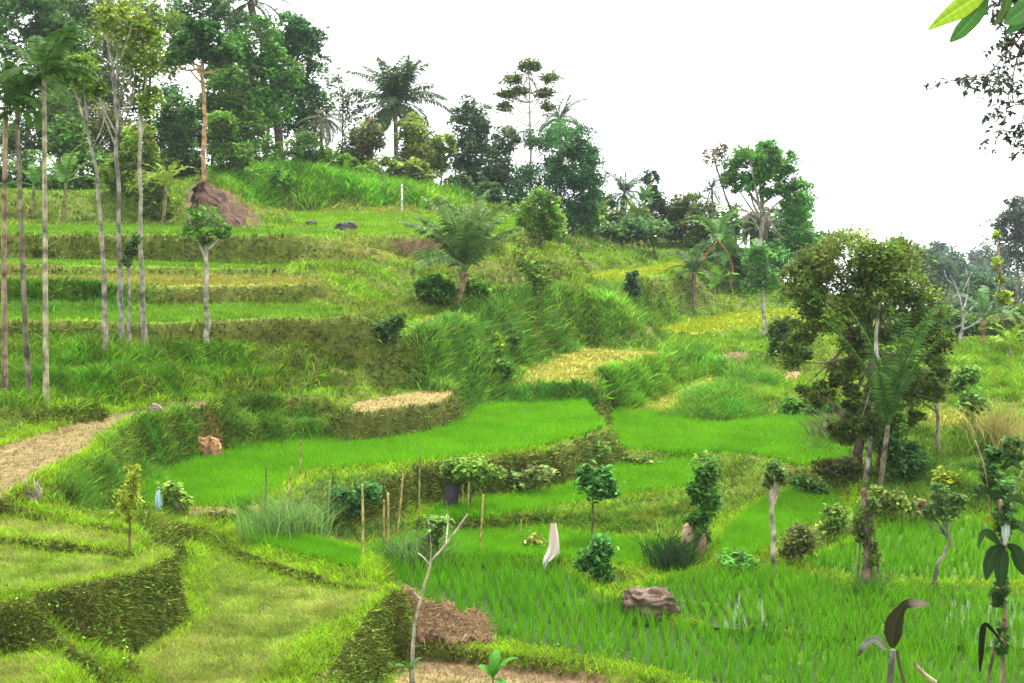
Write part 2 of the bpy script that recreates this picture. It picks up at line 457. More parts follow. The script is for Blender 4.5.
# ------------------------------------------------------------------ grass, weeds and rice (stuff)
P3 = np.stack([GX, GY, Z], -1)
e1 = P3[:-1, 1:] - P3[:-1, :-1]; e2 = P3[1:, :-1] - P3[:-1, :-1]
cr = np.cross(e1, e2); area = np.linalg.norm(cr, axis=-1); nrm = cr / (area[..., None] + 1e-12)
cx, cy, cd = proj(P3[:-1, :-1])
view = (cx > -130) & (cx < 1170) & (cy < 760) & (GY[:-1, :-1] > 16.5) & (GY[:-1, :-1] < 125)
INSC = np.where(nrm[..., 2] > .62, INS[:-1, :-1], -1)

def scatter(n, mask, power=2.0, R=rng):
    w = np.where(mask & view, area / GY[:-1, :-1] ** power, 0).ravel()
    cum = np.cumsum(w); r = R.uniform(0, cum[-1], n)
    k = np.searchsorted(cum, r); j, i = k // (NU - 1), k % (NU - 1)
    a_, b_ = R.uniform(size=n), R.uniform(size=n)
    p = P3[j, i] * ((1 - a_) * (1 - b_))[:, None] + P3[j, i + 1] * (a_ * (1 - b_))[:, None] + P3[j + 1, i] * ((1 - a_) * b_)[:, None] + P3[j + 1, i + 1] * (a_ * b_)[:, None]
    return p, nrm[j, i], j, i

def wid(p, px, lo):                             # blade clumps grow wider with distance
    return np.maximum(lo, px * p[:, 1] / F)

def fld_mask(*cl): return np.isin(INSC, [i for i, f in enumerate(fld) if f[1] in cl])

# weeds on the banks -------------------------------------------------
# outline in the picture, height factor, colour, share of blades taking that colour
REG = [
 ([(425,385),(430,330),(480,300),(545,290),(575,300),(600,345),(545,362),(522,388)], 2.3, (.055,.165,.030), .8),
 ([(540,300),(600,285),(690,300),(660,350),(600,352),(560,350)], 1.5, (.075,.19,.030), .7),
 ([(595,400),(600,372),(650,360),(700,345),(712,352),(705,378),(640,400)], 2.4, (.085,.24,.022), .85),
 ([(660,425),(670,395),(720,368),(760,365),(760,425)], 2.0, (.085,.24,.022), .8),
 ([(30,505),(60,455),(130,420),(205,405),(240,395),(290,400),(270,450),(190,462),(140,505)], 1.7, (.075,.185,.025), .7),
 ([(0,410),(0,330),(120,345),(330,345),(345,390),(240,395),(100,415)], 1.9, (.085,.205,.015), .7),
 ([(150,420),(200,335),(330,345),(330,390),(200,405)], 1.5, (.11,.22,.015), .6),
 ([(215,200),(215,165),(300,160),(470,190),(470,215),(420,212),(300,190)], 2.2, (.085,.25,.018), .8),
 ([(250,535),(250,475),(310,470),(335,490),(330,545)], .9, (.13,.24,.075), .7),
 ([(320,535),(330,470),(440,465),(440,515),(360,545)], 1.1, (.050,.135,.022), .8),
 ([(390,412),(400,384),(590,384),(590,408)], 1.2, (.055,.15,.025), .8),
 ([(0,320),(0,270),(150,275),(150,315)], 1.1, (.07,.185,.015), .8),
 ([(0,250),(0,205),(180,215),(230,240),(160,262)], 1.0, (.10,.17,.015), .6),
 ([(150,312),(150,290),(330,284),(330,305)], .6, (.25,.24,.05), .65),
 ([(230,265),(230,237),(420,240),(420,262)], .6, (.20,.19,.05), .65),
 ([(220,215),(225,188),(330,195),(470,205),(470,216),(330,213)], .9, (.20,.18,.045), .5),
 ([(240,345),(240,305),(420,300),(425,365),(330,365)], 1.0, (.11,.165,.018), .6),
 ([(340,448),(345,412),(460,398),(465,430)], .9, (.12,.12,.022), .55),
 ([(460,480),(540,452),(612,432),(615,470),(560,494),(470,505)], 1.0, (.10,.16,.018), .6),
 ([(480,540),(500,518),(690,495),(690,535),(560,537)], 1.2, (.085,.165,.022), .6),
 ([(700,545),(700,470),(760,460),(800,480),(760,505)], 1.1, (.10,.17,.02), .6),
 ([(925,390),(925,345),(1024,345),(1024,390)], 1.6, (.13,.27,.02), .8),
 ([(870,500),(870,425),(1024,430),(1024,520)], 1.5, (.085,.20,.02), .6),
 ([(120,660),(100,600),(110,575),(180,552),(190,620),(150,655)], .5, (.075,.072,.022), .75),
 ([(295,683),(310,650),(395,595),(410,650),(400,683)], .55, (.085,.085,.022), .7),
 ([(0,655),(0,598),(100,585),(105,610),(70,640)], .9, (.085,.16,.02), .7),
 ([(575,620),(570,572),(640,600),(700,622),(800,630),(800,645),(690,640)], .9, (.07,.17,.02), .8),
]
M_HERB_SHADE = foliage('shade tinted herbs', .18, .85, .08, .3, 1.6)  # low translucency, so blades on the walls render as if shaded
FEC = FEDGE[:-1, :-1]
def weeds(n, mask, hbase, R):
    p, nn, j, i = scatter(n, mask, 1.9, R)
    x, y, d = proj(p)
    clump = fbm(p[:, 0] * .9, p[:, 1] * .9 + p[:, 2] * .7, 51)
    tone = fbm(p[:, 0] * .30, p[:, 1] * .22, 57)[:, None]
    hgt = hbase * (.2 + 1.8 * clump ** 1.5)
    c = np.array([.125, .30, .011]) * (1 - tone) + np.array([.21, .315, .018]) * tone
    dry = (R.uniform(size=n) < .06 + .10 * (tone[:, 0] > .55))[:, None]
    c = np.where(dry, np.array([.25, .20, .06]), c)
    for poly, hf, cc, sh in REG:
        m = inpoly(x, y, poly) & (R.uniform(size=n) < .93)
        hgt = np.where(m, hbase * hf * (.3 + 1.6 * clump ** 1.4), hgt)
        mc = (m & (R.uniform(size=n) < sh))[:, None]
        c = np.where(mc, np.array(cc) * np.array([1.4, 1.28, .95]), c)
    lipm = (nn[:, 2] > .74) & (FEC[j, i] < .45) & (p[:, 1] < 75)
    hgt = np.where(lipm, .14 * R.uniform(.5, 1.4, n), hgt)
    c = np.where((lipm & (R.uniform(size=n) < .85))[:, None], np.array([.225, .385, .014]), c)
    lush = np.zeros(n, bool)
    for k_ in (0, 1, 2, 3, 4, 5, 6, 7, 8, 25): lush |= inpoly(x, y, REG[k_][0])
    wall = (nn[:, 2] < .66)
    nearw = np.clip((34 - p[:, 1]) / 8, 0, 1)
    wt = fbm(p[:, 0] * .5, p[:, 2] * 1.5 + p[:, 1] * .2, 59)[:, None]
    wc = np.array([.072, .115, .014]) * (1.25 - wt) + np.array([.15, .125, .035]) * wt * (R.uniform(size=(n, 1)) < .6) + np.array([.02, .03, .005])  # shade of the steep faces put into the plant colour, with dry tones
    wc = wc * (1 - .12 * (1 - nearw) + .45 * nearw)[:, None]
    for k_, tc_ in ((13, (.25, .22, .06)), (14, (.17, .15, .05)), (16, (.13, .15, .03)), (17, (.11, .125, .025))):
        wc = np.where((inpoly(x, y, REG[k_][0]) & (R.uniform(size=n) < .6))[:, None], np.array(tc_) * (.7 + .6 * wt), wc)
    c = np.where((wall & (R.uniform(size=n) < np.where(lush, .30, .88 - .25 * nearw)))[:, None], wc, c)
    fine = vnoise(p[:, 0] * 2.2, p[:, 1] * 2.2 + p[:, 2] * 2, 63)[:, None]
    c = np.clip(c * (.45 + 1.1 * fine) * np.exp(R.normal(0, .22, (n, 1))) * np.c_[1 + R.normal(0, .12, n), np.ones(n), np.ones(n)], .004, .7)
    far = np.clip(p[:, 1] / 40, .85, 1.15)
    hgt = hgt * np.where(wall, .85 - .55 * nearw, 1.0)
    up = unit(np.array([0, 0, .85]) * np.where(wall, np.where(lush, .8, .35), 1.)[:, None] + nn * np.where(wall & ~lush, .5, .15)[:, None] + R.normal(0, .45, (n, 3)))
    return p - up * .02, hgt * far, wid(p, 1.0, .012) * R.uniform(.6, 1.7, n), up, c, wall, x, y

a = Acc()
mk = (INSC < 0)
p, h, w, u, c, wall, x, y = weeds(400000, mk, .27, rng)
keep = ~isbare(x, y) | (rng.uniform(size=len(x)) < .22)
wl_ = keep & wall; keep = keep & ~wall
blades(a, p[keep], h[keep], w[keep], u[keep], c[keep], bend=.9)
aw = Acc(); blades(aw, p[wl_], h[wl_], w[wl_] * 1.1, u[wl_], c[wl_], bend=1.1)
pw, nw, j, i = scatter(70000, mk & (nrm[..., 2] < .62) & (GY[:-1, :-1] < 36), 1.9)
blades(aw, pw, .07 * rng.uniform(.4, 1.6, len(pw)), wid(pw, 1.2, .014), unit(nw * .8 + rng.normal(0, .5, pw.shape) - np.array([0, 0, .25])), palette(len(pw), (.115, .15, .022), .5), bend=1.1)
o = aw.build('shade_tinted_herbs', M_HERB_SHADE); tag(o, 'low plants and dry thatch on the steep terrace walls, darkened with painted shade', 'wall plants', kind='stuff')
# broad-leaved weeds among them
pw, nw, j, i = scatter(60000, mk, 1.9)
x, y, d = proj(pw)
cl = fbm(pw[:, 0] * .7, pw[:, 1] * .6, 71)
kp = cl > .45
pw, cl, nw = pw[kp], cl[kp], nw[kp]
hh = (cl - .40)[:, None] * 1.5 * rng.uniform(.2, 1, (len(pw), 1))
pw = pw + nw * hh * .6 + np.array([0, 0, 1.]) * hh * .5
leaves(a, pw, wid(pw, 2.8, .05), palette(len(pw), (.11, .23, .018), .4), .6, .6, .1)
o = a.build('bank_grass', M_GRASS)
tag(o, 'rough grass and weeds covering the steep banks between the terraces', 'grass', kind='stuff')

# short turf on the left fields
a = Acc()
n = 120000
p, nn, j, i = scatter(n, fld_mask('lawn'), 1.6)
t = fbm(p[:, 0] * .55, p[:, 1] * .55, 77)[:, None]; t2 = fbm(p[:, 0] * 2.5, p[:, 1] * 2.5, 79)[:, None]
c = np.array([.17, .33, .013]) * (1.15 - t) + np.array([.34, .34, .085]) * t
c = np.where(rng.uniform(size=(n, 1)) < .25 * t2 + .04, np.array([.36, .29, .12]), c) * (.65 + .7 * t2) * np.exp(rng.normal(0, .22, (n, 1)))
up = unit(np.array([0, 0, 1.]) + rng.normal(0, .5, (n, 3)))
blades(a, p, .09 * rng.uniform(.4, 1.5, n) * (.6 + t2[:, 0]), wid(p, .95, .01), up, c, bend=.8)
# bright grass on the bund lips
lip = (INSC < 0) & (FEDGE[:-1, :-1] < .55) & (slope[:-1, :-1] < 1.3) & (GY[:-1, :-1] < 36)
ln = np.zeros_like(lip)
lip = lip | (fld_mask('lawn') & (FEDGE[:-1, :-1] < .30) & (nrm[..., 2] > .62))
for poly in ([(200,506),(245,506),(262,560),(400,575),(405,600),(380,606),(330,590),(235,572)],):
    lip = lip | (inpoly(cx, cy, poly) & (INSC < 0) & (nrm[..., 2] > .7))
p, nn, j, i = scatter(75000, lip, 1.8)
n = len(p)
c = palette(n, (.26, .43, .014), .25)
up = unit(np.array([0, 0, 1.]) + rng.normal(0, .45, (n, 3)))
blades(a, p, .145 * rng.uniform(.3, 1.5, n), wid(p, 1.0, .01), up, c, bend=.9)
o = a.build('short_grass', M_GRASS)
tag(o, 'short olive turf on the mown left terraces and yellow green bund tops', 'turf', kind='stuff')

# upper fields: stubble and young crops
a = Acc()
n = 90000
p, nn, j, i = scatter(n, fld_mask('lime', 'yellow', 'tan', 'straw', 'earth', 'slope', 'hay', 'path', 'dirt'), 2.0)
cls = np.array([f[1] for f in fld])[INSC[j, i]]
BC = {'lime': (.165, .31, .014), 'yellow': (.28, .36, .016), 'tan': (.34, .345, .06), 'straw': (.30, .33, .05), 'earth': (.28, .24, .085), 'slope': (.13, .27, .014), 'hay': (.24, .25, .04), 'path': (.30, .26, .09), 'dirt': (.23, .185, .07)}
BH = {'lime': .20, 'yellow': .18, 'tan': .10, 'straw': .14, 'earth': .05, 'slope': .15, 'hay': .11, 'path': .05, 'dirt': .05}
c = np.array([BC[k_] for k_ in cls]); hb = np.array([BH[k_] for k_ in cls])
kp = rng.uniform(size=n) < np.array([{'earth': .35, 'path': .6, 'dirt': .22}.get(k_, 1.) for k_ in cls])
t2 = fbm(p[:, 0] * .8, p[:, 1] * .8, 83)[:, None]
c = c * (.75 + .5 * t2) * np.exp(rng.normal(0, .15, (n, 1)))
up = unit(np.array([0, 0, 1.]) + rng.normal(0, .35, (n, 3)))
blades(a, p[kp], (hb * rng.uniform(.5, 1.3, n))[kp], wid(p, 1.2, .012)[kp], up[kp], c[kp], bend=.7)
o = a.build('stubble', M_GRASS)
tag(o, 'pale stubble and thin crop on the upper dry fields', 'stubble', kind='stuff')

# rice
RL = {
 'tongue paddy': 'narrow tongue of rice curving along the back rim of the olive field',
 'front paddy': 'tall bright rice in rows in the lowest front paddy',
 'right paddy': 'bright rice rows with water gleaming between, behind the weedy bund at right',
 'corner paddy': 'rice around the bent sapling behind the lower right bund',
 'wedge paddy': 'dense rice in the small wedge of paddy by the pale leaning trunk',
 'bamboo paddy': 'thin rice among weeds behind the bamboo stakes and white cloth',
 'strip paddy': 'rice in the narrow strip below the curved middle bank',
 'middle paddy': 'vivid green rice carpet in the long curved middle paddy',
 'rear paddy': 'vivid rice in the paddy between the leafy shrubs and the big round tree',
}
for fi in rice_ids:
    nm = fld[fi][0]; a = Acc()
    m = (INSC == fi)
    if nm in ('front paddy', 'right paddy', 'corner paddy'):
        P = fld[fi][2]
        lo, hi = P.min(0), P.max(0)
        s = .20 if nm != 'corner paddy' else .24
        ang = math.radians(9)
        X, Y = np.meshgrid(np.arange(-20, 34, s), np.arange(15, 46, s * 1.15))
        X = X.ravel(); Y = Y.ravel()
        X, Y = X * math.cos(ang) - Y * math.sin(ang), X * math.sin(ang) + Y * math.cos(ang)
        # rows drift a little, as hand-planted rows do
        X = X + (fbm(X * .25, Y * .25, 91) - .5) * 1.2; Y = Y + (fbm(X * .25, Y * .25, 97) - .5) * .8
        X += rng.normal(0, .026, X.shape); Y += rng.normal(0, .026, Y.shape)
        pp = np.c_[X, Y, gz(X, Y)]
        x, y, d = proj(pp)
        ok = inpoly(X, Y, P) & (x > -60) & (x < 1110) & (y < 730) & (Y > 17)
        ok &= rng.uniform(size=len(X)) > .035
        pp = pp[ok]; nb = 18
        n = len(pp)
        vig = fbm(pp[:, 0] * .5, pp[:, 1] * .5, 101)
        tall = .30 + .22 * vig
        if nm == 'right paddy': tall *= .82
        pb = np.repeat(pp, nb, 0) + rng.normal(0, .016, (n * nb, 3)) * np.array([1, 1, 0])
        up = unit(np.array([0, 0, 1.]) + rng.normal(0, .17, (n * nb, 3)))
        hgt = np.repeat(tall, nb) * rng.uniform(.55, 1.2, n * nb)
        tn = np.repeat(fbm(pp[:, 0] * .3, pp[:, 1] * .3, 103), nb)[:, None]
        c = (np.array([.082, .285, .005]) * (1 - tn) + np.array([.13, .36, .007]) * tn) * np.exp(rng.normal(0, .2, (n * nb, 1)))
        yl = rng.uniform(size=(n * nb, 1)) < .04
        c = np.where(yl, np.array([.24, .33, .02]), c)
        blades(a, pb, hgt, wid(pb, .7, .010), up, c, bend=.4)
    else:
        n = {'middle paddy': 75000, 'rear paddy': 38000}.get(nm, 22000)
        p, nn, j, i = scatter(n, m, 1.6)
        t2 = fbm(p[:, 0] * .5, p[:, 1] * .5, 107)[:, None]
        c = (np.array([.115, .36, .005]) * (1 - t2) + np.array([.17, .43, .006]) * t2) * np.exp(rng.normal(0, .13, (n, 1)))
        up = unit(np.array([0, 0, 1.]) + rng.normal(0, .22, (n, 3)))
        blades(a, p, .27 * rng.uniform(.6, 1.15, n), wid(p, 1.0, .012), up, c, bend=.6)
    o = a.build('rice', M_RICE)
    tag(o, RL[nm], 'rice', 'rice in the terraced paddies', 'stuff')

# standing water between the lower rows
def sheet(fi, lift):
    P = fld[fi][2]
    me = bpy.data.meshes.new('paddy_water')
    me.from_pydata([tuple(q + np.array([0, 0, lift])) for q in P], [], [list(range(len(P)))])
    return me
WM = []
for wr_, ws_ in ((.12, .45), (.5, .08)):
  m, nt, N, L = mat_new('paddy water')
  out_ = N('ShaderNodeOutputMaterial'); pr = N('ShaderNodeBsdfPrincipled')
  pr.inputs['Base Color'].default_value = (.03, .06, .010, 1); pr.inputs['Roughness'].default_value = wr_; pr.inputs['Specular IOR Level'].default_value = ws_
  L(pr.outputs[0], out_.inputs[0]); WM.append(m)
for nm, lb in (('right paddy', 'shallow muddy water between the rice rows of the right paddy'), ('front paddy', 'shallow muddy water under the lowest front rice')):
    fi = [k_ for k_, f in enumerate(fld) if f[0] == nm][0]
    me = sheet(fi, .015); me.materials.append(WM[nm == 'front paddy'])
    o = bpy.data.objects.new('paddy_water', me); C.objects.link(o)
    tag(o, lb, 'water', 'water in the lower paddies', 'structure')

# ================================================================== things
def crown_mesh(acc, d, crowns, n, leafpx, base, R, clumpr=.27, var=.34, flat=.5, aspect=.5, droop=.2, hollow=.45, nclump=None, loose=.28, lmax=1.75):
    """fills ellipsoids with leaf clumps; returns the clump centres"""
    ws = np.array([c[2] * c[3] for c in crowns], float); ws /= ws.sum()
    cents = []
    for (cx, cy, rx, ry), wt in zip(crowns, ws):
        o = at(cx, cy, d); s = 1 / ppm(d * 1.0); rx, ry = rx * s, ry * s
        k = nclump or int(np.clip(64 * math.sqrt(max(wt, .06)), 22, 90))
        v = unit(R.normal(size=(k, 3))); r = R.uniform(hollow, 1.0, (k, 1)) ** .7
        r = r * R.uniform(.80, 1.10, (k, 1))
        cc = o + v * r * np.array([rx, rx * .9, ry]) * (1 - clumpr * .55)
        cr_ = clumpr * min(rx, ry) * R.uniform(.7, 1.45, (k, 1))
        m = max(int(n * 1.9 * wt / k), 4)
        # leaves lie on the outside of each clump, upper side fuller
        dv = unit(R.normal(size=(k, m, 3)) + np.array([0, 0, .35]))
        rr = R.uniform(.25, 1.15, (k, m, 1)) ** .6 * np.where(R.uniform(size=(k, m, 1)) < loose, R.uniform(1.0, lmax, (k, m, 1)), 1)
        pts = cc[:, None] + dv * rr * cr_[:, None] * np.array([1.15, 1.15, .85])
        tone = np.exp(R.normal(0, var, (k, 1, 1))) * np.c_[1 + R.normal(0, .12, k), np.ones(k), np.ones(k)][:, None]
        colr = np.asarray(base) * tone * np.exp(R.normal(0, .30, (k, m, 1)))
        leaves(acc, pts.reshape(-1, 3), leafpx * s, np.clip(colr, .004, .7).reshape(-1, 3), flat, aspect, droop, R)
        cents.append(cc)
    return np.concatenate(cents)

def tree(name, label, cat, trunk, crowns, n=2500, leafpx=4.5, leaf=(.06, .12, .02), d=None, r=(2.5, 1.2), bark=(.16, .12, .08), group=None,
         seed=0, limbs=7, mat=None, extra=(), sparse=None, n2=0, **kw):
    R = np.random.default_rng(seed * 31 + 5); leaf = tuple(v * (1.9 if leaf[1] < .095 else 1.5) for v in leaf)
    x0, y0 = trunk[0]
    if d is None:
        b = hit(x0, y0); d = b[1]
    else:
        b = ground(x0, d)
    t = thing(name, b, label, cat, group)
    s = 1 / ppm(d)
    pts = [b - np.array([0, 0, .25])] + [at(x, y, d + R.normal(0, .05)) for x, y in trunk[1:]]
    P = smoothpath(pts, 18); P[2:-1] += R.normal(0, .25 * s * r[0], (len(P) - 3, 3))
    rad = np.linspace(r[0], r[1], 18) * s * (1 + .5 * np.exp(-np.arange(18) / 1.6)) * (1 + R.normal(0, .05, 18))
    a = Acc(); bc = np.asarray(bark)
    def bcol(k): return np.clip(bc * np.exp(R.normal(0, .18, (k, 1))), .01, .8)
    tube(a, P, rad, 9, bcol(18 * 9 + 1))
    ca = Acc()
    cents = crown_mesh(ca, d, crowns, n, leafpx, leaf, R, **kw) if crowns else np.zeros((0, 3))
    if sparse: cents = np.concatenate([cents, crown_mesh(ca, d, sparse, n2, leafpx, leaf, R, clumpr=.26, hollow=.2, nclump=7, loose=.4, lmax=2.0)])
    if len(cents):
        for q in cents[R.permutation(len(cents))[:limbs]]:
            st = P[int(R.integers(13, 18))]
            if q[2] < st[2] and R.uniform() < .5: st = P[int(R.integers(11, 15))]
            if np.linalg.norm(q - st) > 4.5 * max(c_[2] for c_ in crowns) * s: continue
            mid = (st + q) / 2 + np.array([0, 0, -.08]) * np.linalg.norm(q - st) + R.normal(0, .06, 3) * np.linalg.norm(q - st)
            L_ = smoothpath([st, mid, q], 8)
            tube(a, L_, np.linspace(r[1] * .75, .35, 8) * s, 5, bcol(41))
    for poly, r0, r1 in extra:                          # further stems and bare limbs seen in the picture
        e = smoothpath([at(x, y, d + R.normal(0, .15)) for x, y in poly], 12)
        tube(a, e, np.linspace(r0, r1, 12) * s, 6, bcol(12 * 6 + 1))
    a.build('trunk', M_BARK, t, b, True)
    if ca.n: ca.build('crown', mat or M_LEAF, t, b)
    return t

# ---- palms
_fr = {}
def frond_mesh(elev, droop, nl, wl, lw, col, hang, seed):
    key = (elev, droop, nl, wl, lw, col, hang, seed)
    if key in _fr: return _fr[key]
    R = np.random.default_rng(seed + 11)
    n = 24; s = np.linspace(0, 1, n); an = math.radians(elev) - math.radians(droop) * s ** 1.3
    X = np.r_[0, np.cumsum(np.cos(an[:-1]))] / (n - 1); Zz = np.r_[0, np.cumsum(np.sin(an[:-1]))] / (n - 1)
    sw = R.normal(0, .05) * s ** 2
    P = np.c_[X, sw, Zz]
    a = Acc()
    tube(a, P, np.linspace(.014, .003, n), 5, np.array(col) * 1.1)
    k = np.repeat(np.linspace(.12, .99, nl), 2) + R.normal(0, .004, nl * 2)
    sd = np.tile([1., -1.], nl)
    b = np.c_[np.interp(k, s, X), np.interp(k, s, P[:, 1]), np.interp(k, s, Zz)]
    aa = np.interp(k, s, an)
    T = np.c_[np.cos(aa), 0 * aa, np.sin(aa)]; U = np.c_[-np.sin(aa), 0 * aa, np.cos(aa)]; S = np.c_[0 * aa, sd, 0 * aa]
    ln = wl * np.sin(np.pi * np.clip(.22 + .72 * k, 0, 1)) ** .8 * R.uniform(.85, 1.1, len(k))
    dr = unit(T * .65 + S * .85 + U * .15 + np.c_[0 * aa, 0 * aa, -hang * R.uniform(.5, 1.3, len(k))])
    dr2 = unit(dr + np.c_[0 * aa, 0 * aa, -.35 - hang * .8 + 0 * aa])
    wv = unit(np.cross(dr, U)) * lw
    m = b + dr * ln[:, None] * .5
    V = np.stack([b, m + wv * .5, m + dr2 * ln[:, None] * .5, m - wv * .5], 1).reshape(-1, 3)
    c = np.asarray(col) * np.exp(R.normal(0, .2, (len(k), 1)))
    a.add(V, np.arange(len(V)).reshape(-1, 4), None, np.repeat(c, 4, 0))
    o = a.build('frond', M_GLOSSY); me = o.data
    bpy.data.objects.remove(o)
    _fr[key] = me
    return me

def palm(name, label, trunk, length, n=18, col=(.045, .10, .018), d=None, r=(3, 2), bark=(.20, .17, .13), group=None, seed=0,
         wl=.24, lw=.035, elevs=(78, 60, 42, 22, 0, -25), droop=75, hang=.25, nuts=None, cat='palm tree', dead=0, deadcol=(.22, .17, .08)):
    R = np.random.default_rng(seed * 17 + 3)
    x0, y0 = trunk[0]
    if d is None:
        b = hit(x0, y0); d = b[1]
    else:
        b = ground(x0, d)
    t = thing(name, b, label, cat, group); s = 1 / ppm(d)
    pts = [b - np.array([0, 0, .3]), b] + [at(x, y, d) for x, y in trunk[1:]]
    P = smoothpath(pts, 20); a = Acc()
    rings = np.where(np.arange(20) % 2, 1.0, 1.06)
    tube(a, P, np.linspace(r[0], r[1], 20) * s * rings * (1 + .5 * np.exp(-np.arange(20) / 1.5)), 9, np.clip(np.asarray(bark) * np.exp(R.normal(0, .2, (181, 1))), .01, .8))
    a.build('trunk', M_BARK, t, b, True)
    top = P[-1]
    for i in range(n):
        e = elevs[i * len(elevs) // n] + R.normal(0, 4)
        ee = round(e / 12) * 12
        cc = col if i < n - dead else deadcol
        me = frond_mesh(ee, droop - (15 if ee > 40 else 0), 26, wl, lw, tuple(cc), hang, i % 3)
        o = bpy.data.objects.new('frond', me); C.objects.link(o); o.parent = t
        o.location = top - b
        o.rotation_euler = (R.normal(0, .1), 0, i * 2.399 + R.normal(0, .25))
        o.scale = (length * s * R.uniform(.85, 1.12),) * 3
    if nuts:
        for k in range(nuts):
            a = Acc(); q = top + np.array([math.cos(k * 2.2), math.sin(k * 2.2), -.5]) * 4.5 * s
            lat = np.linspace(-1.4, 1.4, 7)
            tube(a, np.c_[np.full(7, q[0]), np.full(7, q[1]), q[2] + np.sin(lat) * 3.2 * s], np.cos(lat) * 2.6 * s, 8, (.16, .14, .05))
            a.build('coconut', M_GLOSSY, t, b, True)
    return t

# ---- bananas
_bl = {}
def banana_leaf(elev, droop, wd, col, torn, seed):
    key = (elev, droop, wd, col, torn, seed)
    if key in _bl: return _bl[key]
    R = np.random.default_rng(seed + 41)
    n = 22; s = np.linspace(0, 1, n); an = math.radians(elev) - math.radians(droop) * s ** 1.5
    X = np.r_[0, np.cumsum(np.cos(an[:-1]))] / (n - 1); Zz = np.r_[0, np.cumsum(np.sin(an[:-1]))] / (n - 1)
    a = Acc(); tube(a, np.c_[X, 0 * X, Zz], np.linspace(.016, .004, n), 5, np.array(col) * 1.3)
    ss = np.clip((s - .16) / .84, 0, 1); wv = wd * np.sin(np.pi * ss ** .8) ** .55
    for sd in (1, -1):
        k0 = 0
        for i in range(3, n - 1):
            f = .18 + (R.normal(0, .22) if torn else R.normal(0, .04))
            g = (.985 if not torn else R.uniform(.55, .93))
            y0, y1 = wv[i] * sd, wv[i + 1] * sd
            q = np.array([[X[i], 0, Zz[i]], [X[i + 1], 0, Zz[i + 1]],
                          [X[i] + (X[i + 1] - X[i]) * g + .02, y1, Zz[i] + (Zz[i + 1] - Zz[i]) * g + abs(y1) * f],
                          [X[i] + .02, y0, Zz[i] + abs(y0) * f]])
            a.add(q, [[0, 1, 2, 3]], None, np.array(col) * math.exp(R.normal(0, .10)))
    o = a.build('leaf', M_GLOSSY); me = o.data; bpy.data.objects.remove(o)
    _bl[key] = me
    return me

def banana(name, label, base, top, length, n=8, col=(.10, .22, .025), d=None, r=2.2, group=None, seed=0, wd=.13, torn=True, cat='banana plant',
           elevs=(80, 65, 50, 35, 20), droop=85, dead=0, deadcol=(.30, .15, .05), stemcol=(.16, .15, .07)):
    R = np.random.default_rng(seed * 13 + 1)
    if d is None:
        b = hit(*base); d = b[1]
    else:
        b = ground(base[0], d)
    t = thing(name, b, label, cat, group); s = 1 / ppm(d)
    P = smoothpath([b - np.array([0, 0, .2]), b, at(top[0], top[1], d)], 10)
    a = Acc(); tube(a, P, np.linspace(r, r * .6, 10) * s, 8, np.clip(np.asarray(stemcol) * np.exp(R.normal(0, .2, (81, 1))), .01, .8))
    a.build('stem', M_BARK, t, b, True)
    for i in range(n):
        e = round((elevs[i * len(elevs) // n] + R.normal(0, 5)) / 10) * 10
        isdead = i >= n - dead
        me = banana_leaf(-50 if isdead else e, 40 if isdead else droop, wd * (.6 if isdead else 1), tuple(deadcol if isdead else col), torn, i % 3)
        o = bpy.data.objects.new('leaf', me); C.objects.link(o); o.parent = t
        o.location = P[-1] - b; o.rotation_euler = (R.normal(0, .08), 0, i * 2.399 + seed + R.normal(0, .3)); o.scale = (length * s * R.uniform(.8, 1.1),) * 3
        if isdead: o['label'] = 'dead orange brown hanging leaf'
    return t

def bush(name, label, base, crowns, n=1400, leafpx=4, leaf=(.055, .12, .02), d=None, seed=0, cat='shrub', group=None, stem=None, mat=None, **kw):
    x0, y0 = base
    cy = min(c[1] for c in crowns); cx = crowns[0][0]
    Rb = np.random.default_rng(seed + 555)
    crowns = [(c[0], c[1], c[2] * 1.08, c[3] * 1.1) for c in crowns] + [(c[0] + c[2] * np.clip(Rb.normal(0, .5), -.7, .7), c[1] + c[3] * np.clip(Rb.normal(-.1, .5), -.7, .7), c[2] * .55, c[3] * .55) for c in crowns for _ in range(3)]; n = int(n * .85); leafpx *= 1.3; kw.setdefault('hollow', .1); kw.setdefault('loose', .55); kw.setdefault('lmax', 2.5); kw.setdefault('clumpr', .34); leaf = tuple(v * 1.1 for v in leaf)
    return tree(name, label, cat, [base, stem or ((x0 * .4 + cx * .6), (crowns[0][1]))], crowns, n, leafpx, leaf, d, (1.3, .7), (.13, .10, .06), group, seed, 5, mat, **kw)

def tussock(name, label, base, hpx, n, col, d=None, spread=.35, wpx=1.2, seed=0, cat='grass clump', bend=1.0, group=None):
    R = np.random.default_rng(seed + 900)
    b = hit(*base) if d is None else ground(base[0], d)
    s = 1 / ppm(b[1]); a = Acc()
    pb = b + R.normal(0, 1, (n, 3)) * np.array([1, 1, 0]) * hpx * s * spread * .62
    pb[:, 2] = gz(pb[:, 0], pb[:, 1]) - .02
    out_ = unit((pb - b) * np.array([1, 1, 0]) + R.normal(0, .02, (n, 3)))
    up = unit(np.array([0, 0, 1.]) + out_ * R.uniform(.0, .42, (n, 1)) + R.normal(0, .12, (n, 3)))
    blades(a, pb, hpx * s * R.uniform(.25, 1.15, n), np.full(n, wpx * s) * R.uniform(.6, 1.5, n), up, palette(n, col, .25, R), R, bend)
    o = a.build(name, M_GRASS, None, b)
    return tag(o, label, cat, group)

FOREST = 'trees of the wood on the upper left hill'
RIDGE = 'trees along the ridge behind the terraces'
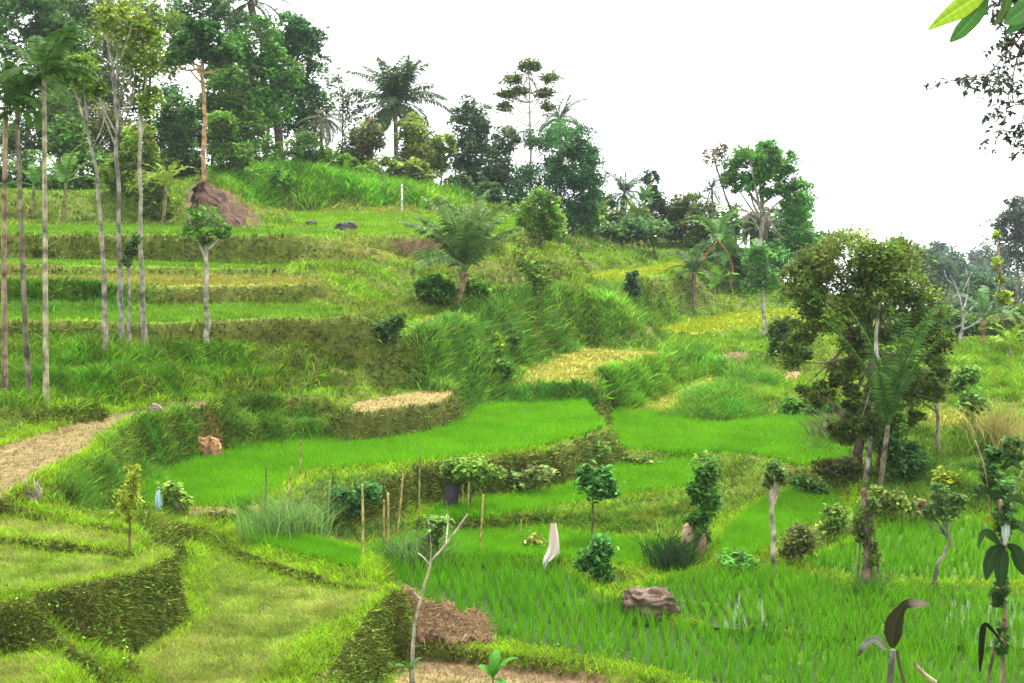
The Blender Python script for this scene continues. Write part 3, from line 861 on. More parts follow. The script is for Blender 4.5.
# ---------------- wood on the upper left
wood = [
 # name, label, d, trunk, crowns, n, leafpx, leaf, r
 ('broadleaf_tree', 'dark broadleaf tree filling the top left corner behind the slender palms', 84, [(28,190),(30,60)], [(20,20,55,42),(55,45,35,35)], 4200, 6, (.030,.070,.014), (3,1.5)),
 ('broadleaf_tree', 'olive tree with thin leafage behind the leaning pale trunk', 86, [(84,190),(86,80)], [(88,60,40,48),(70,100,36,30)], 2600, 5, (.075,.115,.020), (2,1)),
 ('broadleaf_tree', 'tall yellow green tree behind the two pale upright trunks', 90, [(150,190),(150,60)], [(135,25,34,35),(165,45,30,42),(115,70,26,40)], 3000, 5, (.10,.15,.016), (2,1)),
 ('broadleaf_tree', 'dark green tree behind the trunk that stands on the earth mound', 88, [(172,190),(172,110)], [(165,118,40,42),(210,128,40,36)], 3000, 5, (.035,.085,.017), (2.2,1)),
 ('broadleaf_tree', 'light green bushy tree left of the big dark hilltop tree', 86, [(238,180),(240,120)], [(242,130,34,38),(225,92,26,34)], 3000, 5, (.065,.14,.018), (2,1)),
 ('broadleaf_tree', 'creeper covered bright green tree in front of the big dark hilltop tree', 88, [(268,176),(270,90)], [(268,95,30,48),(258,50,28,34),(284,72,24,24)], 3800, 5, (.055,.145,.016), (2.5,1)),
 ('broadleaf_tree', 'big dark tree at the right end of the hilltop wood', 94, [(300,172),(300,80)], [(302,60,26,46),(296,110,34,40),(290,35,24,30)], 4200, 5, (.028,.075,.020), (3,1.5)),
 ('thin_tree', 'thin see-through tree between the hilltop wood and the coconut palm', 96, [(345,182),(342,120)], [(338,95,18,30),(355,110,16,24)], 420, 4.5, (.06,.095,.04), (1.2,.6)),
 ('broadleaf_tree', 'low dim tree behind the three slender palm trunks', 80, [(30,195),(32,140)], [(25,135,40,32),(60,120,30,36)], 2600, 5, (.045,.080,.018), (1.8,1)),
 ('broadleaf_tree', 'low brownish green tree behind the bare forked trunk', 82, [(112,192),(112,140)], [(110,138,36,34)], 2000, 5, (.075,.095,.022), (1.8,1)),
 ('broadleaf_tree', 'low yellow tinged tree below the dark tree near the earth mound', 80, [(168,192),(168,165)], [(165,168,30,20)], 1300, 5, (.12,.17,.018), (1.5,.8)),
 ('broadleaf_tree', 'low bushy tree at the foot of the creeper covered tree', 84, [(285,176),(285,150)], [(262,152,24,18),(305,150,30,20)], 1700, 4.5, (.065,.13,.02), (1.5,.8)),
 ('broadleaf_tree', 'tall grey green tree whose top leaves the picture between palms and forked trunk', 94, [(64,190),(66,60)], [(100,12,34,30),(62,18,30,26)], 2200, 5, (.055,.095,.024), (2,1)),
 ('broadleaf_tree', 'tall dark tree whose top leaves the picture behind the mound tree', 96, [(215,182),(215,60)], [(212,8,28,22),(188,18,26,28),(245,30,22,26)], 2000, 5, (.035,.080,.020), (2.2,1)),
]
for i, (nm, lb, d, tr, cr_, n, lp, lf, r) in enumerate(wood):
    tree(nm, lb, 'tree', tr, cr_, n, lp, lf, d, r, (.13, .11, .085), FOREST, seed=i + 1)
palm('leaning_palm', 'palm with a thick dark leaning trunk at the top of the hilltop wood', [(285,172),(272,70),(256,25),(250,2)], 42, 16, (.045,.085,.02), 90, (4.5,3.5), (.10,.085,.06), seed=3)
palm('drooping_palm', 'low palm with pale grey hanging fronds at the right foot of the wood', [(322,178),(322,118)], 34, 14, (.13,.14,.075), 90, (2,1.6), (.16,.14,.10), seed=4, elevs=(30,10,-10,-30,-50), droop=70)
US = 'undergrowth bushes at the foot of the wood'
for i_, (lb_, x_, y_, d_, cr2, n_, lf_) in enumerate([
 ('dark bushy undergrowth behind the first two slender palms', 20, 205, 74, [(12,178,34,26),(48,188,24,20)], 2200, (.045,.10,.018)),
 ('mixed green bush behind the third slender palm and the thin bending trunk', 84, 205, 76, [(84,172,34,34),(70,140,24,26)], 2400, (.060,.125,.018)),
 ('yellow green bush behind the forked pale trunk', 126, 205, 73, [(124,178,26,28),(140,150,20,28)], 2000, (.115,.18,.016)),
 ('olive bush right of the forked pale trunk', 152, 206, 71, [(152,190,22,20),(160,215,20,12)], 1400, (.10,.16,.018)),
 ('dark green bush just left of the tree on the mound', 182, 186, 80, [(184,158,22,30),(176,120,20,28)], 1800, (.040,.095,.018)),
 ('light green bush right of the tree on the mound', 232, 184, 79, [(234,162,24,24),(222,130,18,24)], 1700, (.070,.145,.018)),
 ('tangled twiggy bush filling the gap behind the bending trunk', 98, 195, 85, [(96,105,34,30),(60,92,26,28)], 1700, (.065,.095,.022)),
 ('dull green bush between the mound tree and the creeper covered tree', 246, 176, 90, [(246,110,28,34),(226,70,24,28)], 1900, (.050,.115,.018)),
 ('grassy bush under the drooping palm', 318, 178, 86, [(318,162,26,16),(345,166,20,12)], 1100, (.075,.15,.02)),
 ('yellowish bush at the crest below the coconut palm', 385, 190, 90, [(384,172,24,16),(420,174,20,16)], 1100, (.12,.17,.025)),
 ('dark bush at the crest right of the dense grey green tree', 490, 212, 92, [(490,196,18,16),(458,186,16,14)], 900, (.045,.085,.025)),
]):
    tree('undergrowth_bush', lb_, 'bush', [(x_, y_), (cr2[0][0], cr2[0][1])], cr2, n_, 5.5, lf_, d_, (1.3, .7), (.13, .11, .085), US, seed=200 + i_, limbs=6)
# ---------------- slender trunks of the left slope
SL = 'slender palms at the left edge'
ar = dict(n=11, col=(.050,.115,.016), wl=.30, lw=.055, elevs=(75,55,40,22,5), droop=80, hang=.3)
palm('slender_palm', 'slender palm with a brown trunk at the very left edge', [(5,400),(4,250),(6,90)], 62, r=(3,2.2), bark=(.23,.18,.11), seed=5, group=SL, **ar)
palm('slender_palm', 'slender palm with a dark mottled trunk leaning left, second from the left edge', [(29,403),(22,250),(17,110)], 58, r=(2.8,2), bark=(.15,.13,.09), seed=6, group=SL, **ar)
palm('slender_palm', 'slender palm with a pale straight trunk, third from the left edge', [(46,404),(45,230),(44,75)], 60, r=(2.8,2), bark=(.30,.27,.18), seed=7, group=SL, **ar)
tree('pale_trunk_tree', 'thin white barked tree bending left towards its small leafy top', 'tree', [(105,354),(103,260),(94,160),(74,85)], [(75,68,26,20),(92,88,18,14)], 900, 6, (.10,.18,.02), r=(2.7,1.2), bark=(.24,.22,.17), seed=31)
tree('bare_forked_tree', 'straight pale trunk forking into bare grey branches near the top', 'tree', [(122,345),(119,220),(116,85)], [(120,20,30,22)], 420, 6, (.12,.17,.02), r=(2.8,1.5), bark=(.22,.21,.17), seed=32,
     extra=[([(116,88),(124,50),(138,10)],1.5,.5),([(116,85),(108,45),(98,12)],1.4,.5),([(117,80),(117,40),(112,0)],1.3,.4),([(117,135),(104,110),(92,84)],1.2,.4),([(124,55),(122,30),(126,2)],.9,.3),([(117,150),(98,105),(82,90)],1.1,.4)])
tree('short_dark_topped_tree', 'short thin white trunk with a dark leaf clump on top, between two taller pale trunks', 'tree', [(130,352),(129,262)], [(131,250,9,9),(126,262,6,7),(135,240,6,7)], 260, 5.5, (.04,.075,.02), r=(1.9,1.1), bark=(.22,.20,.16), seed=33)
tree('pale_trunk_tree', 'straight white barked tree with thin yellow green top, right of the forked trunk', 'tree', [(145,344),(141,250),(139,90)], [(142,52,24,40),(150,100,14,20)], 900, 6, (.11,.18,.016), r=(3,1.4), bark=(.25,.235,.175), seed=34)
tree('white_trunk_tree', 'small tree with a bright white bare trunk and bushy top below the earth mound', 'tree', [(207,347),(206,245)], [(206,218,22,14),(190,232,14,9),(224,232,14,9),(206,240,9,8)], 400, 5.5, (.055,.13,.018), r=(3,2), bark=(.33,.30,.24), seed=35, loose=.6, lmax=2.6, limbs=5)
# earth mound and the tree on it
b0 = hit(222, 225, 50); dm = b0[1]
a = Acc(); R = np.random.default_rng(5)
nu, nv = 40, 22; s_ = 1 / ppm(dm)
uu, vv = np.meshgrid(np.linspace(0, 1, nu), np.linspace(0, 1, nv))
mxp = np.interp(vv, [0, .35, 1], [204, 210, 226]) + (uu - .5) * np.interp(vv, [0, .4, 1], [18, 42, 84])
myp = np.interp(vv, [0, .35, 1], [180, 196, 230]) + np.abs(uu - .45) ** 2 * 34
X_ = (mxp - 512) / F * dm; Zm = EYE - (myp - HOR) / F * dm
Y_ = dm + .2 - np.sin(uu * np.pi) * np.interp(vv, [0, 1], [.25, 1.8]) + (1 - vv) * .8
nzm = (fbm(uu * 11, vv * 9, 3, 5) - .5) * 1.1 - .5 * np.abs(vnoise(uu * 7 + vv * 3, vv * 6, 15) - .5)
V = np.stack([X_ + nzm * .4, Y_ + nzm, Zm + nzm * .4], -1)
ii, jj = np.meshgrid(np.arange(nu - 1), np.arange(nv - 1)); kx = (jj * nu + ii).ravel()
cc = (np.array([.10,.058,.036]) * (.15 + 1.7 * fbm(uu * 16, vv * 13, 8, 4)[..., None] ** 1.5)).reshape(-1, 3)
a.add(V, np.c_[kx, kx + nu, kx + nu + 1, kx + 1], None, cc)
for k_ in range(26):
    q = V[R.integers(1, nv - 5), R.integers(3, nu - 3)]
    tube(a, smoothpath([q, q + np.array([R.normal(0, .25) + .15, -.1, -.35]), q + np.array([R.normal(0, .4) + .35, -.15, -.9])], 7), np.linspace(.045, .012, 7), 5, (.17, .12, .085))
o = a.build('earth_mound', M_SOIL, None, b0, True)
tag(o, 'steep brown mound of bare earth and roots under the dark topped tree', 'earth mound')
tree('mound_tree', 'dark round topped tree with an orange brown trunk standing on the earth mound', 'tree', [(206,184),(204,120),(202,62)], [(188,50,26,20),(214,46,26,20),(200,32,24,14),(222,58,18,12),(176,58,16,10)], 3600, 6, (.032,.085,.016), dm + 1.2, (2.6,1.8), (.32,.20,.10), seed=36, limbs=9)
# bananas and small plants in the wood
BN = 'banana plants at the foot of the wood'
banana('banana_plant', 'banana plant with long pale leaves behind the thin bending white trunk', (67,212), (66,182), 58, 9, (.11,.22,.04), seed=1, d=68, group=BN)
banana('banana_plant', 'small banana plant between the second and third slender palms', (36,212), (34,186), 38, 7, (.09,.20,.04), seed=2, d=68, group=BN)
banana('banana_plant', 'yellow green young banana plant left of the earth mound', (166,212), (166,186), 38, 9, (.20,.29,.025), seed=3, d=69, group=BN)
banana('banana_plant', 'bright small banana plant left of the coconut palm', (362,182), (362,172), 18, 7, (.17,.31,.03), seed=4, d=86, group=BN)
banana('banana_plant', 'bright small banana plant at the crest near the drooping palm', (345,178), (345,172), 15, 7, (.15,.30,.02), seed=5, d=85, group=BN)
# ---------------- ridge, middle
palm('coconut_palm', 'tall coconut palm with a full dark crown and nuts above the crest', [(398,186),(396,150),(395,104)], 56, 36, (.050,.095,.028), 98, (2.6,2), (.24,.21,.17), seed=8, nuts=4, wl=.30, lw=.035, elevs=(88,78,66,52,36,18,0,-25), hang=.5)
ridge = [
 ('small_tree', 'bronze tinged small tree left below the coconut palm', 92, [(372,186),(371,150)], [(370,138,17,20),(362,158,13,13)], 1100, 4.5, (.10,.11,.035), (1.3,.7)),
 ('small_tree', 'yellow green small tree just right of the coconut trunk', 92, [(412,190),(412,150)], [(412,132,18,18),(420,152,20,14)], 1300, 4.5, (.13,.17,.03), (1.4,.7)),
 ('small_tree', 'yellow green small tree with two stems left of the dense grey green tree', 93, [(440,195),(442,160)], [(443,146,16,14),(436,166,14,12)], 900, 4.5, (.12,.18,.025), (1.3,.7)),
 ('dense_tree', 'dense upright grey green tree standing alone against the white sky', 96, [(470,200),(470,150)], [(470,122,22,26),(468,155,23,26),(478,180,17,18)], 3800, 4.2, (.045,.080,.035), (2,1)),
 ('broadleaf_tree', 'loose dark tree between the dense grey green tree and the bamboo mass', 97, [(508,215),(508,160)], [(506,140,16,18),(502,176,18,22),(515,195,16,18)], 1700, 4.5, (.045,.075,.030), (1.6,.8)),
 ('feathery_bamboo', 'huge dark feathery bamboo mass, the tallest thing left of centre ridge', 90, [(556,240),(556,170)], [(556,140,38,26),(572,165,34,32),(546,185,34,34),(584,192,22,34),(560,218,38,26)], 8000, 5, (.030,.085,.022), (2.5,1.2)),
 ('lime_tree', 'light green round tree in front of the dark bamboo mass', None, [(541,250),(540,225)], [(540,208,24,20),(530,224,16,16),(552,226,16,16)], 2200, 4.8, (.11,.21,.03), (2,1)),
 ('conical_tree', 'dark conical tree behind the small ridge palm', 104, [(651,238),(651,200)], [(651,182,9,15),(652,205,16,20),(668,218,14,16)], 1800, 4, (.028,.060,.022), (1.4,.7)),
 ('broadleaf_tree', 'olive tree with yellowish top left of the pale trunked big tree', 103, [(692,250),(692,215)], [(688,205,18,16),(692,228,24,20)], 2000, 4.2, (.080,.105,.025), (1.4,.7)),
 ('broadleaf_tree', 'dark low tree between the olive tree and the dark conical tree', 104, [(668,240),(668,228)], [(672,228,14,16)], 900, 4.2, (.04,.08,.025), (1.3,.7)),
 ('big_tree', 'big bright green tree with pale forked limbs, highest on the right ridge', 92, [(764,300),(762,240),(761,205)], [(752,166,30,22),(778,164,28,20),(736,182,22,14),(794,200,22,30),(800,235,20,26),(765,152,22,14),(765,185,26,16)], 6500, 4.5, (.065,.175,.028), (3.4,2.2)),
 ('broadleaf_tree', 'dull green tree behind the lower right side of the big bright tree', 100, [(790,290),(790,240)], [(770,228,22,22),(820,250,20,22)], 2200, 4.2, (.055,.115,.035), (1.6,.8)),
 ('thin_tree', 'thin tree with sparse brown tipped twigs left of the big bright tree', 94, [(738,290),(732,220),(716,165)], [(712,158,12,11),(722,150,8,8)], 170, 4, (.12,.10,.06), (1.6,.7)),
 ('broadleaf_tree', 'low green tree behind the banana clump', 92, [(735,296),(735,270)], [(735,262,24,20),(705,262,18,18)], 1900, 4.5, (.055,.125,.03), (1.5,.8)),
 ('broadleaf_tree', 'low green tree under the big bright tree', 88, [(775,300),(775,270)], [(770,262,26,26),(752,280,18,16)], 1900, 4.5, (.055,.15,.025), (1.5,.8)),
]
for i, (nm, lb, d, tr, cr_, n, lp, lf, r) in enumerate(ridge):
    ex = []
    bk = (.15, .12, .09)
    if nm == 'big_tree':
        bk = (.27, .24, .19)
        ex = [([(761,208),(748,190),(742,172)],1.8,.7),([(761,206),(775,190),(782,166)],1.8,.7),([(762,212),(760,185),(758,160)],1.5,.6),([(762,235),(750,215),(736,205)],1.2,.5),([(763,225),(775,205),(790,195)],1.2,.5)]
    tree(nm, lb, 'tree', tr, cr_, n, lp, lf, d, r, bk, RIDGE, seed=60 + i, extra=ex, limbs=8 if nm != 'feathery_bamboo' else 4, **(dict(droop=.55, aspect=.28) if nm == 'feathery_bamboo' else {}))
tree('white_trunk_tree', 'slim tree with a white lower trunk standing at the front of the yellow field', 'tree', [(764,335),(763,300),(760,240)], [(757,258,16,18),(770,280,14,14),(750,284,12,12)], 900, 4.5, (.06,.15,.03), None, (2.4,1.2), (.36,.34,.28), seed=83)
tree('umbrella_tree', 'tall slim tree with flat layered airy crown above the bamboo mass', 'tree', [(531,232),(530,150),(529,70)], [(530,66,26,6),(512,80,16,5),(550,78,16,5),(506,95,14,5),(545,94,16,5),(520,92,14,5),(504,108,10,6),(548,108,10,5)], 1900, 4.2, (.085,.125,.035), 94, (1.7,.9), (.34,.31,.26), RIDGE, seed=81, limbs=26, clumpr=.75, nclump=16, hollow=.1, loose=.5, lmax=2.0)
palm('coconut_palm', 'coconut palm rising behind the bamboo mass right of the airy tree', [(560,232),(560,120)], 34, 16, (.055,.10,.04), 98, (1.8,1.5), (.22,.20,.16), seed=9)
palm('coconut_palm', 'small coconut palm standing alone on the ridge before the dark conical tree', [(622,236),(624,194)], 30, 18, (.055,.105,.045), 106, (1.5,1.2), (.20,.18,.14), seed=10)
banana('papaya_tree', 'slim stemmed plant with a tuft of bright leaves beside the dark conical tree', (644,240), (645,200), 26, 11, (.10,.21,.06), 98, 1.3, seed=6, cat='papaya tree', torn=False)
palm('dead_palm', 'grey palm with hanging dry fronds behind the big bright tree', [(752,295),(752,212)], 34, 14, (.20,.18,.12), 96, (3,2.5), (.16,.13,.10), seed=11, elevs=(10,-10,-30,-50,-65), droop=45)
palm('feather_palm', 'dark small palm left of the thin twiggy tree', [(714,290),(712,190)], 20, 12, (.035,.075,.02), 93, (1.3,1), (.2,.17,.12), seed=12)
palm('feather_palm', 'low feathery palm with a brown trunk at the back of the yellow field', [(693,303),(694,272)], 34, 14, (.065,.12,.04), None, (2.4,2), (.18,.12,.09), seed=13, elevs=(80,65,50,30,10))
RB = 'banana plants on the right ridge'
banana('banana_plant', 'tall banana plant with one orange dead hanging leaf', (717,296), (718,240), 48, 11, (.09,.20,.035), 87, 2.4, RB, 7, dead=2, deadcol=(.55,.22,.05))
banana('banana_plant', 'upright green banana plant right of the one with the orange leaf', (730,298), (730,256), 46, 10, (.085,.21,.04), 87, 2, RB, 8)
banana('banana_plant', 'small bright banana plant in front of the tall banana plants', (714,300), (714,288), 34, 9, (.15,.32,.03), 84, 2.2, RB, 9)
banana('banana_plant', 'pale banana plant next to the trunk of the big bright tree', (748,299), (748,270), 36, 9, (.10,.20,.05), 86, 2, RB, 10)
banana('banana_plant', 'yellow green banana plant at the ridge right of the bamboo mass', (602,236), (602,222), 28, 8, (.17,.25,.03), 98, 1.6, RB, 11)
banana('banana_plant', 'yellow green banana plant under the ridge palm', (632,238), (634,216), 30, 9, (.14,.23,.035), 97, 1.6, RB, 12)
bush('shrub', 'pale green shrubs at the ridge beside the bamboo mass', (592,240), [(590,222,16,16)], 700, 4.5, (.10,.17,.03), 95, seed=1)
bush('shrub', 'dark low shrub at the ridge under the dark conical tree', (655,246), [(650,232,26,14),(620,234,20,12)], 1100, 4.5, (.055,.11,.03), 90, seed=2)
BT = 'lower trees filling the belt along the ridge'
for i_, (lb_, x_, y_, d_, cr2, n_, lf_, lp_) in enumerate([
 ('pale green bush tree between the drooping palm and the coconut palm', 352, 182, 94, [(352,150,18,22),(366,165,14,14)], 1100, (.085,.14,.03), 4.5),
 ('olive bush tree right of the coconut trunk behind the yellow green tree', 425, 192, 99, [(426,150,20,24),(405,160,14,18)], 1200, (.07,.115,.03), 4.5),
 ('dark loose tree filling the gap beside the dense grey green tree', 492, 208, 100, [(494,165,16,30),(484,190,14,18)], 1200, (.045,.085,.03), 4.5),
 ('feathery pale tree at the right edge of the bamboo mass', 590, 236, 98, [(588,185,14,26),(597,208,12,20)], 1100, (.06,.12,.03), 4.5),
 ('dark tree low between the bamboo mass and the lone ridge palm', 606, 240, 106, [(606,212,16,18),(618,224,14,14)], 900, (.045,.085,.03), 4.2),
 ('mid green bush tree right of the lone ridge palm', 637, 244, 102, [(638,224,16,18)], 800, (.075,.14,.03), 4.2),
 ('olive tree behind the feathery palm at the yellow field', 705, 290, 100, [(706,222,18,24),(698,245,18,20)], 1500, (.07,.115,.028), 4.4),
 ('bright bushy tree between the banana plants and the big bright tree', 728, 296, 95, [(728,225,16,24),(722,255,18,20)], 1300, (.075,.16,.03), 4.4),
 ('dense mid green tree under the right half of the big bright tree', 796, 292, 95, [(792,225,22,30),(808,250,18,24),(782,258,18,18)], 2400, (.065,.16,.03), 4.4),
 ('low green tree where the big bright tree meets the round crown', 815, 300, 92, [(815,265,20,24)], 1200, (.06,.125,.03), 4.4),
]):
    tree('belt_tree', lb_, 'tree', [(x_, y_), (cr2[0][0], cr2[0][1])], cr2, n_, lp_, lf_, d_, (1.5, .8), (.14, .12, .09), BT, seed=260 + i_, limbs=6)
# ---------------- slope in the middle
palm('young_palm', 'young coconut palm with tall spreading fronds in the middle of the slope', [(456,304),(462,285),(466,272)], 84, 16, (.115,.20,.055), None, (4,3.4), (.26,.17,.10), seed=14, elevs=(88,84,78,70,60,40), droop=72, wl=.23, lw=.052, hang=.35)
bush('clipped_shrub', 'dark green boxy shrub left of the young coconut palm', (436,306), [(426,292,13,14),(444,291,13,14),(435,288,14,13)], 1500, 4.2, (.05,.12,.018), seed=3)
bush('shrub', 'round green shrub right of the young coconut palm', (478,300), [(478,292,13,13)], 700, 4.5, (.075,.16,.02), seed=4)
banana('papaya_tree', 'small drooping leaved sapling left of the young coconut palm', (421,272), (424,252), 15, 9, (.055,.14,.03), None, .9, seed=13, cat='sapling', torn=False, elevs=(40,20,0,-20), droop=60)
tree('sparse_shrub', 'loose bronze tipped shrub tree in front of the light green round tree', 'shrub', [(535,297),(534,275)], [(532,268,20,9),(540,282,12,12),(522,262,10,6)], 420, 5, (.085,.15,.02), None, (1.3,.7), (.12,.10,.07), seed=82)
bush('shrub', 'dark conical shrub left of the upper yellow strip', (631,300), [(630,290,11,10),(631,280,6,8)], 800, 4, (.030,.065,.022), seed=5)
bush('shrub', 'dark shrub in the tall grass below the young coconut palm', (505,350), [(506,340,14,13)], 700, 4.5, (.045,.10,.018), seed=6)
bush('shrub', 'yellow leaved shrub in the tall grass left of the tan field', (493,355), [(494,344,9,10)], 350, 4.5, (.14,.22,.02), seed=7)
bush('shrub', 'green shrub on the bank left of the tan field', (500,384), [(498,372,18,13)], 900, 4.5, (.065,.16,.02), seed=8)
bush('shrub', 'dark creeper heap on the brown bank below the pale shelf', (385,345), [(388,330,14,14)], 800, 4.5, (.035,.07,.016), seed=9)
bush('shrub', 'bright shrub clump on the crest left above the rocks', (279,190), [(276,178,14,10)], 500, 4.5, (.09,.22,.02), seed=10)
# rocks
def boulder(name, label, base, w, h, col, seed, d=None, cat='rock', rough=.28, mat=None, group=None, sink=.25):
    b = hit(*base) if d is None else ground(base[0], d); s = 1 / ppm(b[1])
    lat = np.linspace(-math.pi / 2, math.pi / 2, 40); lon = np.linspace(0, 2 * np.pi, 64, endpoint=False)
    LA, LO = np.meshgrid(lat, lon, indexing='ij')
    D = np.stack([np.cos(LA) * np.cos(LO), np.cos(LA) * np.sin(LO), np.sin(LA)], -1)
    k = 1 + rough * 2.4 * (fbm(D[..., 0] * 1.9 + seed * 3.1 + D[..., 2], D[..., 1] * 1.9 + D[..., 2] * 1.3, seed, 2) - .5) - .30 * np.abs(vnoise(D[..., 0] * 3.3 + 9 + D[..., 2] * 2, D[..., 1] * 3.3 + 5 - D[..., 2] * 2, seed + 3) - .5) + .16 * (fbm(LO * 3, D[..., 2] * 6, seed + 8, 2) - .5) * np.cos(LA)
    k = k + .13 * (fbm(LO * 6 + seed, D[..., 2] * 14, seed + 31, 4) - .5) * np.cos(LA) - .10 * (np.abs(vnoise(LO * 2.2, D[..., 2] * 5 + LO, seed + 40) - .5) < .09) * np.cos(LA)
    D = np.sign(D) * np.abs(D) ** .8
    V = D * k[..., None] * np.array([w / 2, w / 2.4, h * .6]) * s + np.array([0, 0, h * (.5 - sink) * s]) + b
    n = 64; q = []
    for r_ in range(39):
        i = np.arange(n); j = (i + 1) % n
        q.append(np.c_[r_ * n + i, r_ * n + j, (r_ + 1) * n + j, (r_ + 1) * n + i])
    c = np.array(col) * (.15 + 2.2 * fbm(LO * 5, D[..., 2] * 9, seed + 5, 5)[..., None] ** 2)
    a = Acc(); a.add(V, np.concatenate(q), None, c.reshape(-1, 3))
    o = a.build(name, mat or M_STONE, None, b, True)
    return tag(o, label, cat, group)
boulder('rock', 'dark grey rock lying in the grass of the crest field, the larger of two', (346,232), 22, 12, (.09,.085,.085), 1)
boulder('rock', 'small dark rock in the grass left of the larger crest rock', (312,227), 12, 7, (.10,.09,.085), 2)
boulder('rock', 'rounded pale brown stone at the head of the ploughed field', (155,412), 15, 9, (.32,.24,.19), 3)
boulder('boulder', 'big brown earthy boulder between the two lower rice paddies', (651,613), 58, 30, (.16,.11,.08), 4, cat='boulder')
boulder('earth_heap', 'orange brown heap of fallen earth at the edge of the middle paddy', (209,461), 27, 26, (.50,.27,.13), 5, cat='earth heap', mat=M_SOIL, sink=.2)
# ---------------- the big round tree on the right and what stands round it
dB = hit(868, 472)[1]
tree('round_crowned_tree', 'big round crowned olive tree on the right with dark leaning trunk', 'tree', [(861,474),(860,430),(872,370),(870,310)],
     [(840,262,52,36),(890,264,46,36),(803,288,30,32),(868,296,54,32),(915,310,34,36),(935,345,20,26)],
     9500, 5.2, (.085,.13,.018), dB, (5,2.4), (.15,.11,.08), seed=90, limbs=30, sparse=[(796,350,18,34),(812,395,18,22),(848,428,24,18),(890,432,20,16),(908,412,18,20),(838,395,22,24),(820,325,26,26),(905,375,28,30),(845,360,26,34),(935,385,16,20),(870,400,24,24),(850,430,20,20),(880,345,34,30)], n2=8200, var=.34, clumpr=.34, hollow=.5,
     extra=[([(868,470),(872,400),(876,350),(878,290)],2.6,1.0),([(845,420),(828,400),(818,390)],1.6,.7),([(862,430),(845,414),(822,395)],1.6,.6),([(875,380),(895,360),(912,345)],1.6,.6),([(850,360),(840,320),(832,290)],1.5,.5)])
tree('white_stemmed_tree', 'slim white stemmed tree growing up through the round olive crown', 'tree', [(868,478),(873,420),(877,350),(878,300)], [(884,395,20,22),(868,425,18,20),(879,308,15,16)], 1500, 5, (.075,.115,.02), dB - 1.2, (3.2,1.5), (.34,.31,.25), seed=91, limbs=4)
tree('brown_stemmed_tree', 'thin reddish stem with yellow leaf tufts beside the white stemmed tree', 'tree', [(879,475),(880,440)], [(881,440,9,12)], 260, 5, (.16,.15,.02), dB - .8, (2.6,1.4), (.22,.12,.08), seed=92, limbs=4)
palm('young_palm', 'young coconut palm with one long upright frond in front of the round olive tree', [(884,470),(888,425)], 122, 8, (.06,.135,.022), dB - 2, (2.8,2.2), (.17,.13,.09), seed=16, elevs=(84,80,76,68,50), droop=48, wl=.17, lw=.028)
tree('lobed_tree', 'small olive tree with a straight grey trunk right of the round crowned tree', 'tree', [(938,452),(938,425),(936,400)], [(925,385,20,20),(938,372,14,18),(912,392,12,12)], 2000, 5, (.060,.085,.018), None, (2.2,1.6), (.22,.19,.15), seed=93)
bush('shrub', 'dark green dense shrub right of the round tree foot', (905,482), [(905,462,22,20),(890,450,14,12)], 1900, 4.5, (.045,.11,.022), seed=11)
bush('shrub', 'blue green tall weed clump behind the dark shrub', (892,442), [(890,428,14,16)], 700, 4.5, (.075,.18,.035), seed=12)
bush('shrub', 'green bushes left of the round tree foot at the paddy edge', (824,420), [(800,408,22,10),(830,412,18,10)], 1000, 4.5, (.06,.15,.02), seed=13)
bush('shrub', 'low dark bushes under the left side of the round crown', (785,365), [(788,350,18,18),(780,330,12,14)], 1200, 4.5, (.055,.095,.02), seed=14)
tree('viny_stump', 'vine covered broken trunk with hanging roots in front of the round tree', 'stump', [(868,588),(867,540),(864,490)], [(868,505,16,12),(862,530,13,22),(872,555,10,20)], 900, 4.5, (.075,.125,.022), None, (4.5,3), (.16,.11,.08), seed=94,
     extra=[([(866,500),(860,545),(857,588)],1.2,.8),([(868,500),(876,545),(880,590)],1.2,.8),([(866,495),(870,540),(872,590)],1.0,.8)])
bush('shrub', 'pale olive shrub just right of the vine covered trunk', (892,522), [(895,505,22,12),(880,496,14,9)], 900, 4.5, (.12,.17,.03), seed=15)
bush('shrub', 'brown green bushy heap above the small wedge paddy', (862,480), [(845,468,24,9),(825,470,18,8)], 900, 4.5, (.085,.10,.025), seed=16)
bush('shrub', 'reddish twiggy bush on the bank left of the bent sapling', (920,522), [(922,512,12,11)], 350, 4, (.16,.11,.06), seed=17)
tree('bent_sapling', 'crooked grey white stemmed sapling with round leafy top in the lower right rice', 'sapling', [(932,587),(938,565),(949,545),(947,528)], [(945,510,20,13),(938,492,12,10),(958,500,12,10),(930,512,10,8)], 650, 6, (.075,.14,.035), None, (2.4,1.4), (.20,.18,.15), seed=95)
bush('shrub', 'yellow leaved shrub above the bent sapling', (944,486), [(944,482,14,12)], 500, 4.5, (.17,.22,.02), seed=18)
tree('leaning_trunk_tree', 'straight whitish leaning trunk with a small leaf tuft beside the wedge paddy', 'tree', [(775,572),(773,530),(771,490)], [(774,468,10,10),(768,482,7,8),(781,478,7,9)], 300, 6, (.075,.14,.03), None, (2.8,2.2), (.36,.31,.24), seed=96)
bush('shrub', 'brown green bush right of the whitish leaning trunk', (802,562), [(802,540,17,16),(790,552,12,10)], 900, 4.5, (.10,.12,.03), seed=19)
bush('tall_bush', 'tall dark green bush above the sack and the grass clump', (706,545), [(706,476,14,20),(710,498,17,20),(702,520,13,16),(698,490,10,14),(704,538,9,8)], 2300, 4.5, (.055,.135,.020), seed=20, stem=(706,480))
bush('round_bush', 'dark glossy round bush on a thin stem above the white cloth', (592,545), [(596,484,20,15),(588,476,15,10),(603,492,13,9)], 1500, 6, (.045,.125,.022), seed=21, mat=M_GLOSSY, stem=(593,495))
